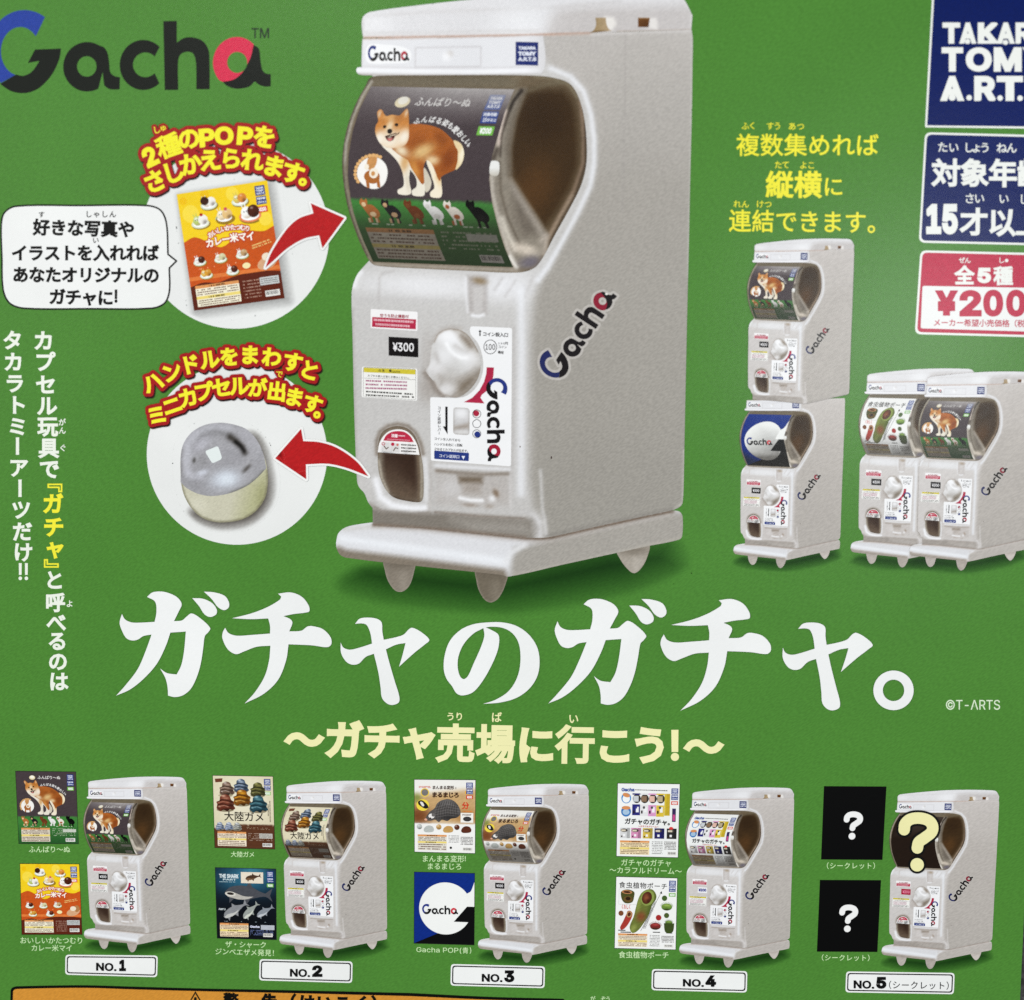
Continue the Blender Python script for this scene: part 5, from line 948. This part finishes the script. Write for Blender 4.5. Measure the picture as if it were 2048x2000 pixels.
# yellow note at the right
yn = empty('yellow_note', poster, 'three lines of yellow text above the stacked machines')
obj('text_line', yn, line('4', '複数集めれば', 208, 890, 940, 890, 146, YEL, .012, 1), L=2)
obj('text_line', yn, line('4', '縦横', 402, 1132, 577, 1133, 172, YEL, .028, 1)+ch('に', 733, 1145, 132, 0, YEL, .014, 1, '4'), L=2)
obj('text_line', yn, line('4', '連結できます。', 160, 1355, 1010, 1366, 146, YEL, .012, 1, .97), L=2)
rb = []
for c, x, y in (('ふ', 192, 773), ('く', 236, 771), ('す', 345, 773), ('う', 390, 773), ('あ', 480, 775), ('つ', 532, 776), ('た', 395, 1012), ('て', 440, 1012), ('よ', 549, 1014), ('こ', 597, 1014), ('れ', 143, 1252), ('ん', 192, 1253), ('け', 283, 1253), ('つ', 332, 1254)): rb += ch(c, x, y, 50, 0, YEL, .012, 1, '4')
obj('reading_aid', yn, rb, L=2)
# boxes at the right edge
def box(name, k, q, r_, border, inner, bw, label, L=1):
    b = empty(name, poster, label); q = poly(k, q); obj('border', b, fill(rrect(q, r_), border, 1), L=L)
    c = q.mean(0); qi = q.copy()
    for i in range(4):
        a, b1, b2 = q[i], q[i-1], q[(i+1) % 4]; u = (b1-a)/np.linalg.norm(b1-a); v = (b2-a)/np.linalg.norm(b2-a); qi[i] = a+(u+v)*bw
    obj('panel', b, fill(rrect(qi, max(r_-bw*.6, 1)), inner, 1), L=L+1); return b, qi
WB = 'eff1ec'; NV = '02185a'
b1, _ = box('maker_badge', '4', '1345,-120 2170,-120 2150,792 1296,782', 2, WB, NV, 4, 'navy box with white lettering cut off by the top right corner')
TK = lambda s, bb, wt, sl=0: word('4', s, bb, WB, wt, 1, sl)
def takes(s, k0, y0, y1, wt, xs):
    out = []
    for c, (a, b) in zip(s, xs): out += word('4', c, (a, y0, b, y1), WB, wt, 1)
    return out
l1 = takes('TAKARA', 0, 138, 268, .045, [(1403, 1512), (1506, 1612), (1620, 1742), (1736, 1848), (1852, 1950), (1950, 2060)])
l2 = takes('TOMY', 0, 290, 440, .045, [(1398, 1530), (1546, 1706), (1718, 1890), (1894, 2040)])
l3 = takes('ARTS', 0, 466, 620, .045, [(1388, 1538), (1598, 1730), (1736, 1898), (1960, 2060)])+fill(ell(1567, 600, 17, k='4'), WB, 1)+fill(ell(1757, 602, 17, k='4'), WB, 1)+fill(ell(1880, 603, 17, k='4'), WB, 1)
nt_ = [(1557, 245), (1790, 250)]
l1 += sum((fill(ell(x, y+10, 17, 15, k='4'), WB, 1.5) for x, y in nt_), [])
l3 += fill(ell(1463, 598, 22, 20, k='4'), WB, 1.5)
for l_ in (l1, l2, l3): obj('text_line', b1, l_, L=4)
b2, _ = box('age_notice', '4', '1296,812 2170,834 2130,1510 1258,1490', 13, WB, NV, 4.2, 'navy box with white age notice at the right edge')
obj('text_line', b2, line('4', '対象年齢', 1425, 1060, 1950, 1064, 178, WB, .034, 1), L=4)
obj('text_line', b2, word('4', '15', (1303, 1252, 1498, 1440), WB, .05, 1)+line('4', '才以上', 1597, 1362, 1940, 1366, 176, WB, .034, 1), L=4)
rb = []
for c, x, y in (('た', 1405, 903), ('い', 1472, 905), ('し', 1565, 905), ('ょ', 1612, 905), ('う', 1664, 906), ('ね', 1767, 908), ('ん', 1828, 908), ('さ', 1570, 1218), ('い', 1630, 1218), ('い', 1780, 1220), ('じ', 1905, 1222)): rb += ch(c, x, y, 68, 0, WB, .015, 1, '4')
obj('reading_aid', b2, rb, L=4)
b3, _ = box('price_notice', '8', '1092,160 1760,176 1745,622 1062,604', 13, WB, 'bd2446', 4.4, 'red and white price box at the right edge')
obj('white_field', b3, fill(rrect(poly('8', '1103,348 1745,360 1730,592 1093,573'), 4), 'eeefed', 1), L=4)
obj('text_line', b3, line('8', '全', 1325, 292, 1326, 292, 104, WB, .04, 1)+word('8', '5', (1392, 252, 1466, 334), WB, .05, 1)+line('8', '種', 1530, 294, 1531, 294, 104, WB, .035, 1), L=5)
obj('text_line', b3, sum((word('8', c, bb, 'bd2446', .045, 1) for c, bb in zip('¥200', ((1168, 372, 1292, 506), (1298, 370, 1416, 510), (1424, 368, 1530, 511), (1545, 368, 1651, 512)))), []), L=5)
obj('text_line', b3, line('8', 'メーカー希望小売価格（税込）', 1180, 542, 1705, 548, 41, 'bd2446', .018, 1), L=5)
rb = []
for c, x, y, s in (('ぜ', 1312, 212, 34), ('ん', 1342, 213, 34), ('し', 1520, 212, 34)): rb += ch(c, x, y, s, 0, WB, .02, 1, '8')
obj('reading_aid', b3, rb+fill(ell(1548, 214, 9, k='8'), WB, 1), L=5)
caption('copyright_line', [i for i in word('11', '©T-ARTS', (1520, 715, 1818, 770), 'dfeed2', .004, 1)], 'small white copyright line right of the title', 2)

# card pictures of the lower row
CP = [('dog', '12', [(125, 90), (600, 96), (621, 662), (151, 661)], 'grey card picture of a shiba dog left of the first small machine', 'ふんばり〜ぬ', None),
 ('snail', '12', [(160, 824), (627, 827), (650, 1382), (175, 1382)], 'yellow and orange card picture of curry snails at the lower left', None, None),
 ('turtle', '13', [(102, 124), (577, 132), (592, 705), (119, 693)], 'cream card picture of six toy turtles above the shark card', None, None),
 ('shark', '13', [(122, 855), (601, 866), (605, 1424), (138, 1411)], 'dark blue card picture of whale sharks', None, None),
 ('armadillo', '14', [(115, 156), (598, 160), (594, 739), (117, 727)], 'white and tan card picture of a rolled up armadillo toy', None, None),
 ('logo', '14', [(115, 890), (591, 901), (587, 1465), (113, 1452)], 'blue and black card picture with big white letter G', None, None),
 ('colour', '15', [(142, 186), (632, 192), (617, 772), (132, 761)], 'white card picture of a row of coloured toy machines', None, None),
 ('plants', '15', [(130, 927), (612, 939), (599, 1503), (117, 1491)], 'white card picture of carnivorous plant pouches', None, None),
 ('secret', '16', [(190, 207), (686, 210), (654, 792), (167, 789)], 'upper black card picture with white question mark', None, None),
 ('secret', '16', [(158, 951), (643, 953), (614, 1523), (134, 1520)], 'lower black card picture with white question mark', None, None)]
for a_, k, q, lab, _, _ in CP: card_picture(a_, k, q, lab, 2, border=None if a_ == 'secret' else '23281f')
PG = 'cdeab4'
for k, s, x0, y0, x1, y1, z in (('12', 'ふんばり〜ぬ', 255, 708, 530, 709, 56), ('12', 'おいしいかたつむり', 185, 1430, 634, 1432, 57), ('12', 'カレー米マイ', 273, 1490, 548, 1492, 56), ('13', '大陸ガメ', 268, 747, 411, 749, 49), ('13', 'ザ・シャーク', 226, 1461, 502, 1466, 56), ('13', 'ジンベエザメ発見！', 146, 1518, 596, 1531, 56),
                            ('14', 'まんまる変形', 200, 782, 483, 784, 57), ('14', 'まるまじろ', 240, 842, 465, 844, 57), ('15', 'ガチャのガチャ', 193, 812, 540, 818, 58), ('15', '〜カラフルドリーム〜', 102, 872, 622, 882, 58), ('15', '食虫植物ポーチ', 175, 1544, 520, 1548, 58), ('16', '（シークレット）', 203, 838, 605, 838, 54), ('16', '（シークレット）', 163, 1567, 562, 1569, 54)):
    it = line(k, s, x0, y0, x1, y1, z, PG, .008, 1)
    if s == 'まんまる変形': it += word('14', '!', (514, 762, 522, 803), PG, .008, 1)
    caption('caption', it, None, 2)
caption('caption', word('14', 'Gacha POP(', (130, 1482, 488, 1530), PG, .004, 1, .02)+ch('青', 519, 1511, 52, 0, PG, .008, 1, '14')+word('14', ')', (553, 1486, 565, 1536), PG, .004, 1), None, 2)

# number plates
for i, (k, q, no, dg, lab) in enumerate((('12', '519,1544 1252,1551 1247,1723 517,1703', (762, 1607, 925, 1672), (945, 1584, 1000, 1675), 'NO.1'), ('13', '473,1579 1211,1598 1207,1769 469,1748', (713, 1655, 874, 1719), (889, 1628, 972, 1721), 'NO.2'), ('14', '404,1618 1151,1637 1147,1810 400,1789', (648, 1695, 814, 1759), (825, 1668, 908, 1764), 'NO.3'), ('15', '412,1658 1169,1675 1165,1845 408,1826', (657, 1736, 825, 1797), (835, 1708, 922, 1800), 'NO.4'), ('16', '366,1677 1227,1689 1220,1858 360,1843', (425, 1747, 590, 1812), (603, 1720, 686, 1815), 'NO.5'))):
    b = empty('number_plate', poster, 'white plate reading '+lab); q = poly(k, q); c = q.mean(0)
    def ins(q, d):
        o = q.copy()
        for j in range(4):
            a, u, v = q[j], q[j-1]-q[j], q[(j+1) % 4]-q[j]; o[j] = a+(u/np.linalg.norm(u)+v/np.linalg.norm(v))*d
        return o
    obj('plate', b, fill(rrect(q, 7), 'f0f1ef', 1), L=2); obj('outline', b, fill([rrect(ins(q, 2.9), 6), rrect(ins(q, 5.3), 5)], '0c0c0c', 1), L=3)
    it = word(k, 'NO.', no, '0c0c0c', .035, 1, .025)+word(k, lab[-1], dg, '0c0c0c', .055, 1)
    if i == 4: it += line(k, '（シークレット）', 693, 1783, 1193, 1790, 68, '0c0c0c', .008, 1)
    obj('text_line', b, it, L=4)
# warning panel cut off by the lower edge
wp = empty('warning_panel', poster, 'orange warning panel with black outline along the bottom edge')
wl = loop('12', '84,1830 98,1806 130,1795c 400,1789 700,1787 1100,1799 1666,1814c @13 800,1828 1666,1848c @14 700,1878 1270,1893c 1300,1897 1308,1915c 1310,2300c @12 80,2300c')
wi = loop('12', '104,1842 114,1822 142,1816c 400,1810 700,1808 1100,1821 1666,1836c @13 800,1851 1666,1873c @14 700,1901 1255,1916c 1282,1914 1290,1930c 1292,2290c @12 98,2290c')
obj('outline', wp, fill(wl, '060604', 1), L=2); obj('panel', wp, fill(wi, 'd08e35', 1), L=3)
obj('warning_sign', wp, fill(X('12', [(1550, 1832), (1640, 1985), (1462, 1985)]), '15140f', 1)+fill(X('12', [(1550, 1854), (1622, 1975), (1480, 1975)]), 'd08e35', 2)+stroke(X('12', [(1550, 1890), (1550, 1935)]), 5.5, '15140f', 3)+fill(ell(1550, 1955, 9, k='12'), '15140f', 3), L=4)
tx = []
for c, x, y in (('警', 245, 1906), ('告', 548, 1914), ('（', 700, 1916), ('け', 848, 1920), ('い', 985, 1922), ('こ', 1130, 1925), ('く', 1285, 1928), ('）', 1420, 1932)): tx += ch(c, x, y, 122, 1.5, '0b0a07', .06 if c != '警' else .042, 1, '13')
obj('text_line', wp, tx, L=4)
caption('caption', ch('が', 1530, 1892, 44, 0, PG, .01, 1, '14')+ch('ぞ', 1612, 1894, 44, 0, PG, .01, 1, '14')+ch('う', 1650, 1895, 44, 0, PG, .01, 1, '14'), 'tiny reading aid cut off by the bottom edge', 2)
